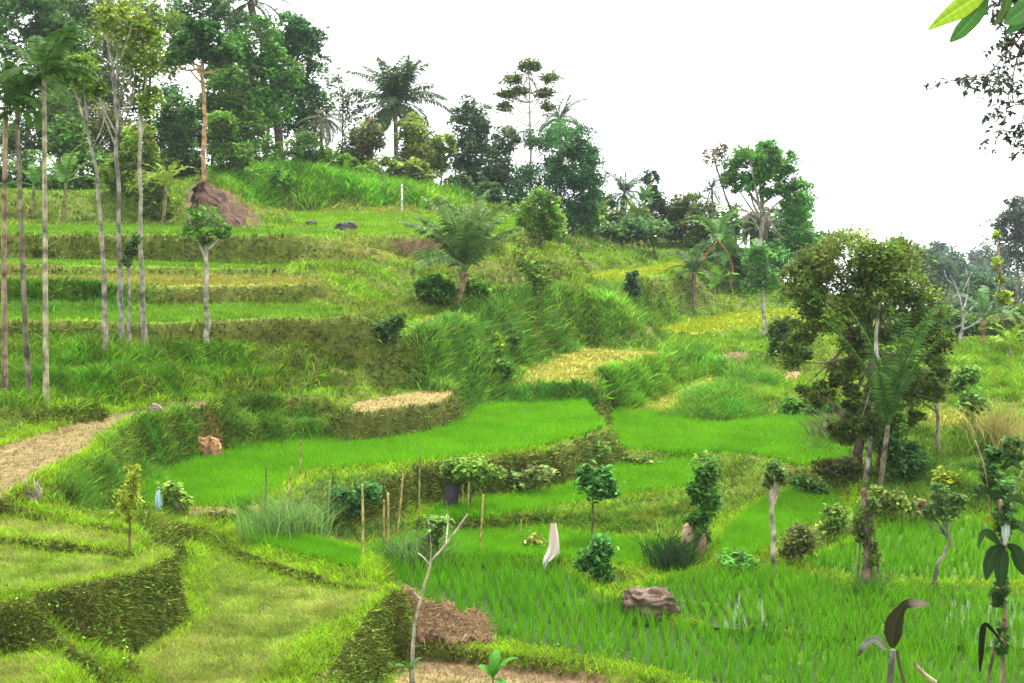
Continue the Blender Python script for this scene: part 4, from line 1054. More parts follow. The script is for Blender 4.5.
bush('round_bush', 'dark glossy bush growing at the edge of the front rice, right of the white cloth', (601,582), [(602,548,12,10),(594,562,17,14),(604,572,10,9)], 1500, 6, (.040,.125,.022), seed=22, mat=M_GLOSSY)
bush('leafy_tree', 'pale leafy small tree among the thin stakes on the middle bank', (470,512), [(470,466,24,11),(456,476,15,9),(492,474,14,9),(474,484,12,9)], 1100, 5, (.12,.20,.03), seed=23, stem=(470,478))
bush('shrub', 'pale flowering shrub on the bank below the middle paddy', (520,494), [(520,482,16,9),(540,474,18,8)], 700, 4.5, (.13,.18,.05), seed=24)
bush('shrub', 'low leafy shrub at the foot of the grass clump and sack', (738,574), [(738,562,22,11)], 900, 4.5, (.075,.19,.03), seed=25)
bush('shrub', 'round yellowish shrub at the foot of the bank left of the white cloth', (534,552), [(534,543,11,9)], 400, 4.5, (.17,.21,.035), seed=26)
bush('sapling', 'spreading pale sapling among the weeds right of the bamboo stakes', (438,562), [(437,524,18,8),(432,540,12,9)], 420, 5, (.14,.22,.05), seed=27, stem=(437,528), cat='sapling')
bush('sapling', 'wispy yellow green sapling on the left terrace edge', (129,556), [(128,498,10,14),(133,478,8,16),(122,510,9,12)], 480, 4.5, (.22,.28,.03), seed=28, stem=(130,485), cat='sapling', droop=.6, aspect=.3)
bush('shrub', 'light green leafy shrub beside the blue rag at the paddy corner', (172,512), [(172,494,10,12),(182,500,9,7)], 500, 5, (.15,.24,.04), seed=29)
tussock('grass_clump', 'dark tall grass clump beside the pinkish sack', (672,570), 42, 520, (.030,.070,.018), spread=.38, seed=1)
tussock('grass_clump', 'pale tall grass behind the left bamboo stakes', (286,535), 52, 1300, (.16,.29,.07), spread=.6, seed=2, wpx=.8)
tussock('grass_clump', 'dry straw coloured grass tussock at the right edge', (1012,455), 48, 800, (.34,.31,.09), spread=.6, seed=3, wpx=.8)
tussock('grass_clump', 'pale tall weeds among the bamboo stakes in the middle', (420,560), 36, 500, (.15,.26,.07), spread=.7, seed=4)
tussock('grass_clump', 'tall green grass at the foot of the vine covered trunk', (872,590), 24, 300, (.13,.25,.05), spread=.6, seed=5)
tussock('weed_clump', 'dark weeds growing on the bund between the two front paddies', (755,640), 16, 420, (.05,.15,.02), spread=1.1, seed=7, cat='weeds')
tussock('weed_clump', 'lush weeds along the bund left of the big boulder', (610,612), 16, 300, (.06,.17,.02), spread=1.0, seed=8, cat='weeds')
tussock('grass_clump', 'grey green tall grass on the bank under the leaning palm stem of the round tree', (845,440), 40, 420, (.13,.15,.06), spread=.6, seed=6)
# tall grass that stands in uncountable heaps on the banks
def tall_grass(name, label, poly, m, nb, hgt, rad, col, seed, wpx=1.05):
    R = np.random.default_rng(seed + 70); a = Acc(); k_ = 0
    xs = [q[0] for q in poly]; ys = [q[1] for q in poly]
    while k_ < m:
        x, y = R.uniform(min(xs), max(xs)), R.uniform(min(ys), max(ys))
        if not inpoly(np.array([x]), np.array([y]), poly)[0]: continue
        k_ += 1
        b = hit(x, y); h = .78 * hgt * R.uniform(.55, 1.25); r_ = .85 * rad * R.uniform(.7, 1.3)
        off = R.normal(0, .5, (nb, 2)) * r_
        pb = np.c_[b[0] + off[:, 0], b[1] + off[:, 1] * .8, np.zeros(nb)]; pb[:, 2] = gz(pb[:, 0], pb[:, 1]) - .03
        dist = np.linalg.norm(off, axis=1) / r_
        out_ = np.c_[off / (np.linalg.norm(off, axis=1)[:, None] + 1e-6), np.zeros(nb)]
        up = unit(np.array([0, 0, 1.]) + out_ * (dist * .55)[:, None] + R.normal(0, .2, (nb, 3)))
        c = np.asarray(col) * np.array([1.5, 1.22, 1.0]) * math.exp(R.normal(0, .22)) * np.array([math.exp(R.normal(0, .18)), 1, 1])
        blades(a, pb, h * R.uniform(.5, 1.1, nb) * (1.1 - .35 * np.clip(dist, 0, 1.4)), np.full(nb, max(.012, wpx / ppm(b[1]))) * R.uniform(.6, 1.5, nb), up, palette(nb, c, .28, R), R, 1.0)
    o = a.build(name, M_GRASS); tag(o, label, 'tall grass', kind='stuff')
tall_grass('tall_grass', 'lush heaps of tall green grass on the bank left of the tan field', [(430,388),(432,350),(474,326),(540,308),(570,318),(560,345),(505,362),(494,388)], 38, 400, .76, .65, (.085,.245,.035), 1)
tall_grass('tall_grass', 'tall grass on the slope between the young coconut palm and the yellow fields', [(540,330),(560,300),(640,296),(680,308),(640,328),(570,338)], 40, 260, .68, .8, (.10,.25,.030), 2)
tall_grass('tall_grass', 'row of tall grass along the right edge of the tan field', [(606,404),(612,390),(655,374),(705,360),(712,368),(660,388),(622,402)], 26, 420, .72, .5, (.10,.28,.022), 3)
tall_grass('tall_grass', 'heaps of tall grass between the pale track and the lime field', [(682,422),(702,402),(730,388),(765,380),(762,418)], 26, 400, .78, .7, (.085,.26,.024), 4)
tall_grass('tall_grass', 'dense tall grass on the bank beside the ploughed field', [(62,508),(88,478),(138,440),(188,424),(196,445),(165,470),(140,500)], 40, 320, .42, .38, (.075,.22,.025), 5, .9)
tall_grass('tall_grass', 'tall dark grass above the orange earth heap', [(226,452),(226,415),(262,408),(330,420),(340,442),(270,450)], 30, 300, .42, .45, (.065,.19,.022), 6, .9)
tall_grass('tall_grass', 'bright tall grass on the crest below the hilltop wood', [(222,185),(240,172),(310,172),(400,188),(455,200),(455,208),(330,196),(225,196)], 46, 230, 1.1, 1.0, (.10,.31,.020), 7)
tall_grass('tall_grass', 'lush grass on the slope among the pale trunks', [(0,396),(0,352),(110,360),(220,352),(300,370),(240,385),(150,392)], 60, 200, .5, .65, (.085,.25,.016), 8, .9)
tall_grass('tall_grass', 'dark grassy front of the wide bench crossed by the left trunks', [(0,315),(0,295),(150,298),(150,316)], 40, 200, .55, .7, (.06,.19,.016), 9)
tall_grass('tall_grass', 'low dark hedge of grass behind the middle paddy', [(465,408),(470,398),(590,398),(590,406)], 30, 260, .55, .5, (.06,.19,.022), 10)
tall_grass('tall_grass', 'weedy grass on the bank below the strip paddy', [(485,540),(500,524),(690,500),(700,530),(560,540)], 46, 200, .38, .4, (.11,.25,.025), 11, .9)
tall_grass('tall_grass', 'rank grass round the foot of the big round tree', [(800,440),(860,400),(930,430),(1024,440),(1024,500),(900,500),(830,490)], 60, 240, .55, .5, (.095,.23,.028), 12, .9)
tall_grass('tall_grass', 'rough grass on the slope at the far right', [(900,395),(920,355),(1024,352),(1024,400)], 46, 240, .6, .7, (.13,.30,.02), 13, .9)
for i_, (lb_, b_, cr2, n_, lf_) in enumerate([
 ('bushy shrub at the head of the wedge paddy, left of the vine covered trunk', (812,500), [(812,488,18,11)], 800, (.08,.16,.03)),
 ('yellow green bushes left of the vine covered trunk', (838,535), [(838,520,14,13),(826,530,10,9)], 800, (.13,.21,.03)),
 ('dense shrub at the right edge above the lower right paddy', (1000,505), [(1000,488,22,15),(982,496,14,10)], 1300, (.06,.14,.028)),
 ('small tree like shrub behind the dry straw coloured tussock', (972,425), [(972,405,14,14)], 600, (.07,.15,.025)),
 ('olive shrub on the right slope left of the banana plants', (965,395), [(963,380,16,12)], 700, (.09,.17,.025)),
 ('leafy bush on the bank at the right end of the strip paddy', (705,470), [(705,462,14,8)], 500, (.12,.22,.03)),
 ('scrubby bush on the bank under the rear paddy', (650,470), [(642,462,20,6)], 500, (.08,.14,.025)),
 ('scrubby bush on the curved bank right of the middle paddy', (600,460), [(598,450,16,9),(580,460,14,7)], 700, (.08,.15,.025)),
 ('leafy weeds at the foot of the pale tall grass', (305,540), [(305,528,14,10)], 400, (.12,.22,.04)),
 ('dark fern heap on the bank behind the lone yellow stake', (345,520), [(345,500,20,14),(370,492,16,11)], 1100, (.045,.12,.028)),
 ('low leafy bush beside the brown shelf of the middle slope', (470,390), [(462,380,12,9)], 450, (.08,.17,.025)),
]):
    bush('shrub', lb_, b_, cr2, n_, 4.2, lf_, seed=300 + i_)
# ---------------- far right
FR = 'hazy trees beyond the right slope'
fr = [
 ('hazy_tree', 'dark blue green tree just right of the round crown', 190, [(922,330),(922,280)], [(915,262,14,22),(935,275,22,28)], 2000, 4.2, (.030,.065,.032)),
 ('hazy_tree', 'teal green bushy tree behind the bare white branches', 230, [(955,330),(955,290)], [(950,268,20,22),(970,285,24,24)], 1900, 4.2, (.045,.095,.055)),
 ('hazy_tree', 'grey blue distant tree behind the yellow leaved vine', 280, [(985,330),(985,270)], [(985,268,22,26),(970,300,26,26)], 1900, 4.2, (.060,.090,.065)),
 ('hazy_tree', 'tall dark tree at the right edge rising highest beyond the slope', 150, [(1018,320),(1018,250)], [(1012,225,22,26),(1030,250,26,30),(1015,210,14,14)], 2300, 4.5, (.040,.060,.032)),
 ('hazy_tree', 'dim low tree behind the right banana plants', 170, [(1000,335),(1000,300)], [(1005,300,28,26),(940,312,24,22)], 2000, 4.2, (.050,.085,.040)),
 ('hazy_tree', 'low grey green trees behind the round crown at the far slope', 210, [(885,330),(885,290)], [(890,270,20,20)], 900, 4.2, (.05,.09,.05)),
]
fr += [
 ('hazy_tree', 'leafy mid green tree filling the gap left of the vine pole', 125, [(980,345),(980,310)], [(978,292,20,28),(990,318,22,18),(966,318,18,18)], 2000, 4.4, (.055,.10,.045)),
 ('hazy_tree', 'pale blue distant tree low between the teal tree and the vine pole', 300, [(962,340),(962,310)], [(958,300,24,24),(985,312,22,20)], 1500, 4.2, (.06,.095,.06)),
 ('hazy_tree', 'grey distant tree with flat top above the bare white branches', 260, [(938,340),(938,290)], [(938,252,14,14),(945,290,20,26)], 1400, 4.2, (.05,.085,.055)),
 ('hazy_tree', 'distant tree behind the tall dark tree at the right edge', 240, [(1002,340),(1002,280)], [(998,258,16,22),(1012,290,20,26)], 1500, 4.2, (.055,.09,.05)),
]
for i, (nm, lb, d, tr, cr_, n, lp, lf) in enumerate(fr):
    tree(nm, lb, 'tree', tr, cr_, n, lp, lf, d, (1.8, 1), (.14, .13, .11), FR, seed=110 + i)
for i_, (lb_, x_, y_, d_, cr2, n_, lf_) in enumerate([
 ('dim green bush behind the bare white branches', 950, 350, 74, [(948,325,26,22),(970,330,22,18)], 1700, (.065,.12,.035)),
 ('yellow tinged bush behind the right banana plants', 1005, 350, 72, [(1006,330,26,20),(1024,318,18,20)], 1500, (.10,.16,.03)),
 ('dark bush between the round crown and the bare white tree', 925, 348, 80, [(920,322,20,26),(900,330,22,22)], 1400, (.045,.085,.03)),
]):
    tree('slope_bush', lb_, 'bush', [(x_, y_), (cr2[0][0], cr2[0][1])], cr2, n_, 5, lf_, d_, (1.3, .7), (.13, .11, .085), 'bushes at the top of the right slope', seed=230 + i_, limbs=6)
tree('bare_white_tree', 'bare white branching dead tree at the edge of the right slope', 'dead tree', [(958,352),(962,330),(963,310)], [], 0, d=62, r=(2,1.2), bark=(.33, .32, .29), seed=120,
     extra=[([(963,312),(958,292),(950,275)],1.2,.4),([(963,312),(968,290),(966,268)],1.2,.4),([(963,318),(975,305),(990,295)],1.2,.4),([(960,300),(966,285),(972,272)],.8,.3),([(962,325),(948,332),(936,345)],1.0,.4),([(962,330),(978,322),(992,306)],1.0,.4),([(955,285),(948,280),(944,270)],.6,.3)])
tree('vine_pole_tree', 'thin pole like tree hung with yellow green leaf tufts', 'tree', [(1004,365),(1002,300),(998,240)], [(996,235,5,6),(997,262,6,7),(1003,298,10,9),(1000,280,5,6)], 420, 4.5, (.22,.30,.03), 58, (1.3,.8), (.28,.22,.16), seed=121)
RR = 'banana plants on the right slope'
banana('banana_plant', 'banana plant with a brown trunk and drooping pale leaves on the right slope', (984,362), (983,318), 44, 9, (.10,.20,.06), 58, 2.6, RR, 14, stemcol=(.26,.16,.10))
banana('banana_plant', 'bright yellow green banana plant on the right slope in front of the vine pole', (1010,368), (1010,345), 36, 10, (.20,.34,.02), 55, 1.8, RR, 15)
banana('banana_plant', 'olive banana plant at the right edge of the slope', (1022,362), (1020,330), 40, 9, (.13,.18,.04), 58, 2, RR, 16)
# ---------------- stakes
ST = 'bamboo stakes around the middle paddies'
stakes = [
 ([(362,556),(362,484)], 1.7, 'yellow bamboo stake standing alone left of the pair'), ([(384,553),(384,500)], 1.6, 'shorter left stake of the close bamboo pair'),
 ([(389,558),(388,493)], 1.7, 'taller right stake of the close bamboo pair'), ([(396,540),(403,474)], 1.4, 'bamboo stake leaning right behind the close pair'),
 ([(478,557),(483,494)], 1.4, 'slim stake leaning right at the right of the pale leafy tree'), ([(281,536),(292,467)], 1.5, 'bamboo stake leaning right in the left weeds'),
 ([(299,486),(301,440)], 1.1, 'slim tall stake at the edge of the middle paddy'), ([(327,538),(330,480)], 1.1, 'greenish slim stake between the left weeds and the lone yellow stake'),
 ([(264,515),(266,466)], 1.0, 'thin dark stake at the left end of the middle paddy'), ([(419,522),(420,446)], 1.0, 'thin greenish stake on the bank below the middle paddy'),
 ([(463,512),(463,484)], 1.2, 'left of the two short stakes under the pale leafy tree'), ([(468,514),(469,482)], 1.2, 'right of the two short stakes under the pale leafy tree'),
 ([(302,545),(306,470)], 1.0, 'green cane standing in the pale tall grass'), ([(521,545),(521,520)], .9, 'short brown stick left of the white cloth'),
]
def stake(pts, r, label, col=(.40, .32, .11)):
    b = hit(*pts[0]); d = b[1]; s = 1 / ppm(d); R = np.random.default_rng(int(pts[0][0]))
    top = at(pts[1][0], pts[1][1], d + R.normal(0, .1))
    P = (b - np.array([0, 0, .2])) + (top - b + np.array([0, 0, .2])) * np.linspace(0, 1, 25)[:, None]
    P += np.sin(np.linspace(0, 3, 25))[:, None] * R.normal(0, .012, 3)
    rad = r * s * (1 + np.where(np.arange(25) % 4 == 0, .28, 0)) * np.linspace(1.05, .8, 25)
    a = Acc(); tube(a, P, rad * .78, 8, np.clip(np.array(col) * np.exp(R.normal(0, .15, (201, 1))), .02, .8))
    o = a.build('bamboo_stake', M_BARK, None, b, True); tag(o, label, 'stake', ST)
for p_, r_, l_ in stakes:
    stake(p_, r_, l_, (.20, .24, .08) if 'green' in l_ else (.14, .12, .07) if 'dark' in l_ else (.40, .31, .11))
b = hit(402, 212, 40); a = Acc()
tube(a, [b - np.array([0, 0, .2]), b + np.array([0, 0, .6]), at(402, 184, b[1])], 1.0 / ppm(b[1]), 7, (.62, .60, .55))
o = a.build('white_pole', M_BARK, None, b, True); tag(o, 'thin white pole on the grassy crest below the coconut palm', 'pole')
# small leaning tree trunks on the bank
# ---------------- cloth, rag, sacks, bucket
def hung_cloth(name, label, base, top, outline, col, tip=None, tipcol=None):
    """cloth hung from a stick: outline rows (y, x left, x right) in the picture, folded in depth"""
    b = hit(*base); d = b[1]
    t = thing(name, b, label, 'cloth')
    a = Acc(); tube(a, smoothpath([b - np.array([0, 0, .2]), b + np.array([0, 0, .1]), at(top[0], top[1], d)], 8), .016, 7, (.22, .15, .09))
    a.build('stick', M_BARK, t, b, True)
    nu_, nv_ = 19, 26
    ys = np.linspace(outline[0][0], outline[-1][0], nv_)
    l_ = np.interp(ys, [o_[0] for o_ in outline], [o_[1] for o_ in outline]); r__ = np.interp(ys, [o_[0] for o_ in outline], [o_[2] for o_ in outline])
    a = Acc(); V = []
    for k_ in range(nv_):
        for m_ in range(nu_):
            f = m_ / (nu_ - 1); q = at(l_[k_] + (r__[k_] - l_[k_]) * f, ys[k_], d)
            g_ = k_ / (nv_ - 1)
            q[1] += -.05 - .10 * math.sin(f * math.pi) + .045 * math.sin(f * 13 + g_ * 3) * (.3 + g_)
            V.append(q)
    ii, jj = np.meshgrid(np.arange(nu_ - 1), np.arange(nv_ - 1)); kx = (jj * nu_ + ii).ravel()
    f = np.repeat(np.linspace(0, 1, nv_), nu_)[:, None]
    a.add(V, np.c_[kx, kx + nu_, kx + nu_ + 1, kx + 1], None, np.asarray(tipcol if tipcol else col) * (1 - f) + np.asarray(col) * f)
    a.build('cloth', M_CLOTH, t, b, True)
    return t
hung_cloth('scarecrow_cloth', 'long white cloth with a pinkish upper half hung on a stick at the rice edge', (553,572), (554,517),
           [(522,551,556),(535,549,558.5),(546,548.5,559.5),(553,546,559.5),(557,544,556),(561,542.5,549),(566,543.5,546.5),(570,545.5,547)], (.80,.78,.74), tipcol=(.72,.52,.42))
hung_cloth('hanging_rag', 'small light blue and white rag hung on a stick at the left paddy corner', (158,513), (159,488), [(489,157,161),(497,155,162),(505,156,163),(511,157,161)], (.42,.70,.80), tipcol=(.55,.78,.82))
def sack(name, label, base, w, h, col, seed, cat='sack'):
    b = hit(*base); s = 1 / ppm(b[1]); n = 26; nv_ = 16
    t_ = np.linspace(0, 1, nv_); rad = np.interp(t_, [0, .12, .5, .8, .92, 1], [.55, .95, 1, .72, .30, .42])
    LO, TT = np.meshgrid(np.linspace(0, 2 * np.pi, n, endpoint=False), t_)
    k_ = rad[:, None] * (1 + .16 * (fbm(np.cos(LO) * 2 + seed, np.sin(LO) * 2 + TT * 4, seed) - .5) * 2)
    V = np.stack([b[0] + np.cos(LO) * k_ * w / 2 * s + TT * .06, b[1] + np.sin(LO) * k_ * w / 2.4 * s, b[2] - .05 + TT * h * s], -1)
    q = []
    for r_ in range(nv_ - 1):
        i = np.arange(n); j = (i + 1) % n; q.append(np.c_[r_ * n + i, r_ * n + j, (r_ + 1) * n + j, (r_ + 1) * n + i])
    a = Acc(); a.add(V, np.concatenate(q), None, (np.asarray(col) * (.8 + .4 * fbm(LO * 3, TT * 6, seed + 2))[..., None]).reshape(-1, 3))
    o = a.build(name, M_CLOTH, None, b, True); return tag(o, label, cat)
sack('sack', 'pinkish tan sack standing behind the dark grass clump', (688,550), 17, 34, (.62,.40,.31), 1)
sack('sack', 'dark purple black sack in the bank by the pale leafy tree', (450,512), 15, 32, (.045,.040,.055), 2)
sack('sack', 'small brown sack at the foot of the tall dark bush', (701,556), 8, 26, (.28,.17,.12), 3)
# grey basin on the path: open bowl
b = hit(179, 511); s_ = 1 / ppm(b[1]); a = Acc()
prof = [(0.2, .0), (5.5, .0), (7.5, 7), (8.3, 9), (7.6, 9.2), (6.8, 7), (5, 1.2), (.2, 1.0)]
n = 24; an = np.linspace(0, 2 * np.pi, n, endpoint=False)
V = np.array([[b[0] + r_ * s_ * math.cos(t_), b[1] + r_ * s_ * math.sin(t_), b[2] + z_ * s_] for r_, z_ in prof for t_ in an]); q = []
for r_ in range(len(prof) - 1):
    i = np.arange(n); j = (i + 1) % n; q.append(np.c_[r_ * n + i, r_ * n + j, (r_ + 1) * n + j, (r_ + 1) * n + i])
a.add(V, np.concatenate(q), None, (.26, .27, .28)); o = a.build('basin', M_CLOTH, None, b, True); tag(o, 'grey basin standing by the shrub with the blue rag', 'basin')
# straw heap at the end of the olive field
b = hit(440, 641); a = Acc(); R = np.random.default_rng(12); dH = b[1]; s_ = 1 / ppm(dH)
nu_, nv_ = 60, 22
uu, vv = np.meshgrid(np.linspace(0, 1, nu_), np.linspace(0, 1, nv_))
topy = np.interp(uu, [0, .1, .35, .7, .9, 1], [608, 600, 611, 622, 628, 643]); boty = np.interp(uu, [0, .5, 1], [636, 640, 648])
xx = 388 + uu * 100; yy = topy + (boty - topy) * vv
X_ = (xx - 512) / F * dH; Zs = EYE - (yy - HOR) / F * dH
nzs = (fbm(uu * 12, vv * 5, 5, 4) - .5) * .42
Y_ = dH + .55 - vv * .75 - np.sin(uu * np.pi) * .15 + nzs
front = np.stack([X_, Y_, Zs + nzs * .5], -1)
back = np.stack([X_[:1], Y_[:1] + .6, Zs[:1] - .5], -1)
V = np.concatenate([back, front]); nv2 = nv_ + 1
ii, jj = np.meshgrid(np.arange(nu_ - 1), np.arange(nv2 - 1)); kx = (jj * nu_ + ii).ravel()
tone = fbm(np.linspace(0, 9, nu_)[None].repeat(nv2, 0), np.linspace(0, 4, nv2)[:, None].repeat(nu_, 1), 6)[..., None]
a.add(V, np.c_[kx, kx + nu_, kx + nu_ + 1, kx + 1], None, (np.array([.19,.115,.06]) * (.6 + .8 * tone)).reshape(-1, 3))
ns = 5200; jq, iq = R.integers(0, nv_, ns), R.integers(0, nu_, ns)
pb = front[jq, iq] + R.normal(0, .04, (ns, 3))
dv = unit(np.c_[R.normal(0, 1, ns), R.normal(-.3, .5, ns), R.normal(-.35, .45, ns)])
blades(a, pb - np.array([0, .03, 0]), R.uniform(.05, .22, ns), R.uniform(.005, .011, ns), dv, palette(ns, (.25,.170,.085), .4, R), R, .8)
o = a.build('straw_heap', M_STRAW, None, b); tag(o, 'long heap of brown rice straw at the end of the olive field', 'straw heap')
# dry root stump by the ploughed field
b = hit(34, 503); a = Acc(); R = np.random.default_rng(3); s_ = 1 / ppm(b[1])
for k_ in range(16):
    an_ = R.uniform(0, 6.28); e_ = b + np.array([math.cos(an_) * 9, math.sin(an_) * 9, R.uniform(4, 30)]) * s_
    tube(a, smoothpath([b - np.array([0, 0, .1]), (b + e_) / 2 + R.normal(0, 2.5, 3) * s_, e_], 8), np.linspace(2.2, .4, 8) * s_, 5, np.array([.30,.25,.19]) * math.exp(R.normal(0, .2)))
o = a.build('dry_stump', M_BARK, None, b, True); tag(o, 'dry grey root stump with bare twigs below the ploughed field', 'stump')
# bare pale stick tree in the foreground
t = tree('bare_sapling', 'bare thin pale sapling bending right in front of the straw heap', 'sapling', [(411,690),(413,645),(421,600),(430,566),(446,545),(468,514)], [], 0, d=19.6, r=(2.6,.9), bark=(.36,.31,.23), seed=130, limbs=0,
     extra=[([(430,566),(424,558),(418,553)],1.1,.4),([(421,600),(412,590),(405,584)],1.0,.4),([(446,545),(448,520),(446,500)],.9,.3),([(430,566),(431,545),(428,520)],.9,.3)])
banana('leafy_shoot', 'small green leafy shoot at the foot of the bare pale sapling', (409,690), (410,672), 20, 6, (.07,.19,.03), 18.9, 1.4, seed=17, cat='shoot', torn=False, wd=.17, elevs=(75,55,30))
banana('leafy_shoot', 'bright broad leaved shoot on the brown track corner at the bottom', (492,694), (493,680), 34, 6, (.06,.22,.02), 19.5, 1.4, seed=18, cat='shoot', torn=False, wd=.16, elevs=(80,65,45))
# ---------------- right foreground plants
dS = 15.5
t = banana('withered_banana', 'withered banana plant with one upright dark brown leaf and grey stump', (893,720), (893,650), 60, 1, (.07,.06,.03), dS, 5, seed=0, torn=False, wd=.16, elevs=(72,), droop=50, stemcol=(.13,.12,.105))
lo = np.array(t.location); s_ = 1 / ppm(dS)
for ch in list(t.children):
    if ch.name.startswith('leaf'): bpy.data.objects.remove(ch)
def ribbon(parent, name, pts, wds, col, thick=.004, fold=.25, label=None, mat=None):
    """a broad leaf along picture points (x,y,depth offset) with half widths in pixels"""
    P = smoothpath([at(x, y, dS + dd) for x, y, dd in pts], 20); wv = np.interp(np.linspace(0, 1, 20), np.linspace(0, 1, len(wds)), wds) * s_
    T = unit(np.gradient(P, axis=0)); S = unit(np.cross(T, np.array([.25, 1, .1]))); Nn = np.cross(S, T)
    V = []; nn_ = 9
    ph_ = pts[0][0] * .7
    for k_ in range(nn_):
        f = k_ / (nn_ - 1) * 2 - 1
        V.append(P + S * (wv * f)[:, None] + Nn * (wv * (fold * abs(f) + .12 * abs(f) * np.sin(np.linspace(0, 17, 20) + ph_ + f * 2)))[:, None])
    V = np.stack(V, 1).reshape(-1, 3)
    ii, jj = np.meshgrid(np.arange(nn_ - 1), np.arange(19)); kx = (jj * nn_ + ii).ravel()
    a = Acc(); f = np.repeat(np.linspace(0, 1, 20), nn_)[:, None]
    c0, c1 = (np.asarray(col[0]), np.asarray(col[1])) if np.ndim(col) == 2 else (np.asarray(col),) * 2
    g_ = np.clip((f - .72) / .12, 0, 1)
    rib = np.tile(np.where(np.arange(nn_) == nn_ // 2, 1.7, 1.0) * (1 + .15 * np.cos(np.arange(nn_))), 20)[:, None] * np.repeat(1 + .18 * (np.arange(20) % 2), nn_)[:, None]
    a.add(V, np.c_[kx, kx + 1, kx + nn_ + 1, kx + nn_], None, (c0 * (1 - g_) + c1 * g_) * rib)
    o = a.build(name, mat or M_GLOSSY, parent, np.array(parent.location), True)
    if label: o['label'] = label
    return o
ribbon(t, 'leaf', [(893,648,0),(894,625,-.05),(903,607,-.1),(912,604,-.15),(929,604,-.2)], [2,9,9,4,6,1], [(.022,.022,.010),(.20,.17,.13)], label='dark upright leaf with a curled dry pale tip')
ribbon(t, 'leaf', [(886,650,0),(876,640,-.05),(866,644,-.1),(858,656,-.2)], [2,5,4,1], [(.15,.16,.13),(.03,.045,.02)], label='small drooping leaf with a pale grey back')
ribbon(t, 'leaf', [(897,650,0),(900,668,-.05),(906,690,-.1)], [1.5,2,1.5], (.06,.07,.03), label='dark hanging leaf stalk')
b = ground(930, 15.2); a = Acc()
tube(a, smoothpath([at(914,664,15.2), at(922,673,15.2), at(936,692,15.3), b], 9), np.linspace(2.2, 3, 9) * s_, 7, (.34,.27,.20))
o = a.build('cut_branch', M_BARK, None, b, True); tag(o, 'cut brown branch stub sticking up near the withered banana plant', 'branch')
dS = 14.5; s_ = 1 / ppm(dS)
t = tree('foreground_shrub', 'tall dark leaved plant with thin stems at the right edge in the foreground', 'plant', [(1004,730),(1004,640),(1002,560),(1000,500)], [(1000,590,9,30),(992,470,12,34),(1012,450,14,18),(1004,520,14,24),(1002,640,7,24)], 700, 8, (.032,.070,.018), dS, (3,2), (.20,.15,.10), seed=131, limbs=3,
     extra=[([(1004,620),(994,650),(985,700)],2,1.4),([(1003,560),(992,520),(985,470),(975,440)],1.4,.6),([(1002,540),(1012,500),(1022,470)],1.2,.6)])
for pts, wv, cl in [
 ([(1000,545,0),(985,532,-.1),(978,548,-.2)], [2,7,5,1], (.045,.10,.028)), ([(1003,545,0),(992,556,-.1),(986,580,-.2)], [2,10,9,1], (.022,.055,.014)),
 ([(1004,545,0),(1002,562,-.15),(1000,588,-.25)], [2,11,10,1], (.022,.055,.014)), ([(1006,545,0),(1016,552,-.1),(1024,575,-.2)], [2,10,10,1], (.022,.055,.014)),
 ([(1006,530,0),(1018,525,-.1),(1030,535,-.2)], [2,8,7,1], (.06,.14,.04)), ([(1000,530,0),(988,520,-.1),(980,524,-.2)], [2,6,6,1], (.22,.30,.02)),
 ([(1002,500,0),(985,490,-.1),(976,500,-.15)], [2,5,4,1], (.03,.065,.02)), ([(1004,520,0),(1006,530,-.2),(1005,545,-.3)], [2,7,6,1], (.30,.36,.30)),
 ([(1000,640,0),(985,625,-.1),(981,655,-.15),(980,672,-.2)], [1,3,5,4,1], (.012,.014,.010)), ([(1004,600,0),(994,590,-.1),(988,598,-.15)], [1,4,3,1], (.05,.09,.03)),
 ([(1002,470,0),(1012,462,-.1),(1022,470,-.2)], [2,6,5,1], (.05,.10,.04)), ([(1004,505,0),(1014,498,-.1),(1026,505,-.2)], [2,6,5,1], (.04,.08,.02))]:
    ribbon(t, 'leaf', pts, [w_ * .66 for w_ in wv], tuple(v * .7 for v in cl))
# overhanging trees: trunks outside the frame to the right
dS = 9.0; s_ = 1 / ppm(dS)
b = ground(1450, dS)
t = thing('overhanging_tree', b, 'large leaved tree reaching into the top right corner with bright and dark leaves', 'tree')
a = Acc(); tube(a, smoothpath([b - np.array([0,0,.2]), b + np.array([0,0,2.5]), at(1425,0,dS+.3), at(1380,-140,dS+.3)], 16), np.linspace(.12,.06,16), 9, (.2,.16,.12))
tube(a, smoothpath([at(1424,-2,dS+.3), at(1250,-60,dS+.1), at(1080,-30,dS), at(985,-8,dS)], 18), np.linspace(.05,.008,18), 7, (.2,.16,.12)); a.build('trunk', M_BARK, t, b, True)
for pts, wv, cl in [([(990,-12,0),(965,5,-.05),(945,18,-.1),(928,30,-.12)], [1,9,10,6,.5], (.22,.34,.02)), ([(988,-5,0),(975,15,.05),(962,30,.1),(950,42,.1)], [1,8,8,7,.5], (.045,.12,.025)),
                    ([(1008,-12,0),(1005,10,-.05),(994,26,-.1)], [1,5,4,.5], (.05,.09,.02)), ([(1040,-5,0),(1024,10,-.05),(1004,24,-.1)], [2,11,9,.5], (.05,.13,.03)), ([(1036,10,0),(1020,22,.05),(1006,34,.1)], [2,7,6,.5], (.03,.09,.03)),
                    ([(995,-15,0),(980,-5,.05),(962,4,.1)], [1,6,6,.5], (.12,.16,.02))]:
    ribbon(t, 'leaf', pts, wv, cl)
dT = 10.0; b = ground(1480, dT + 1.5); R = np.random.default_rng(77)
t = thing('fine_leaved_tree', b, 'fine leaved tree whose dark twigs hang in from the right edge under the top corner', 'tree')
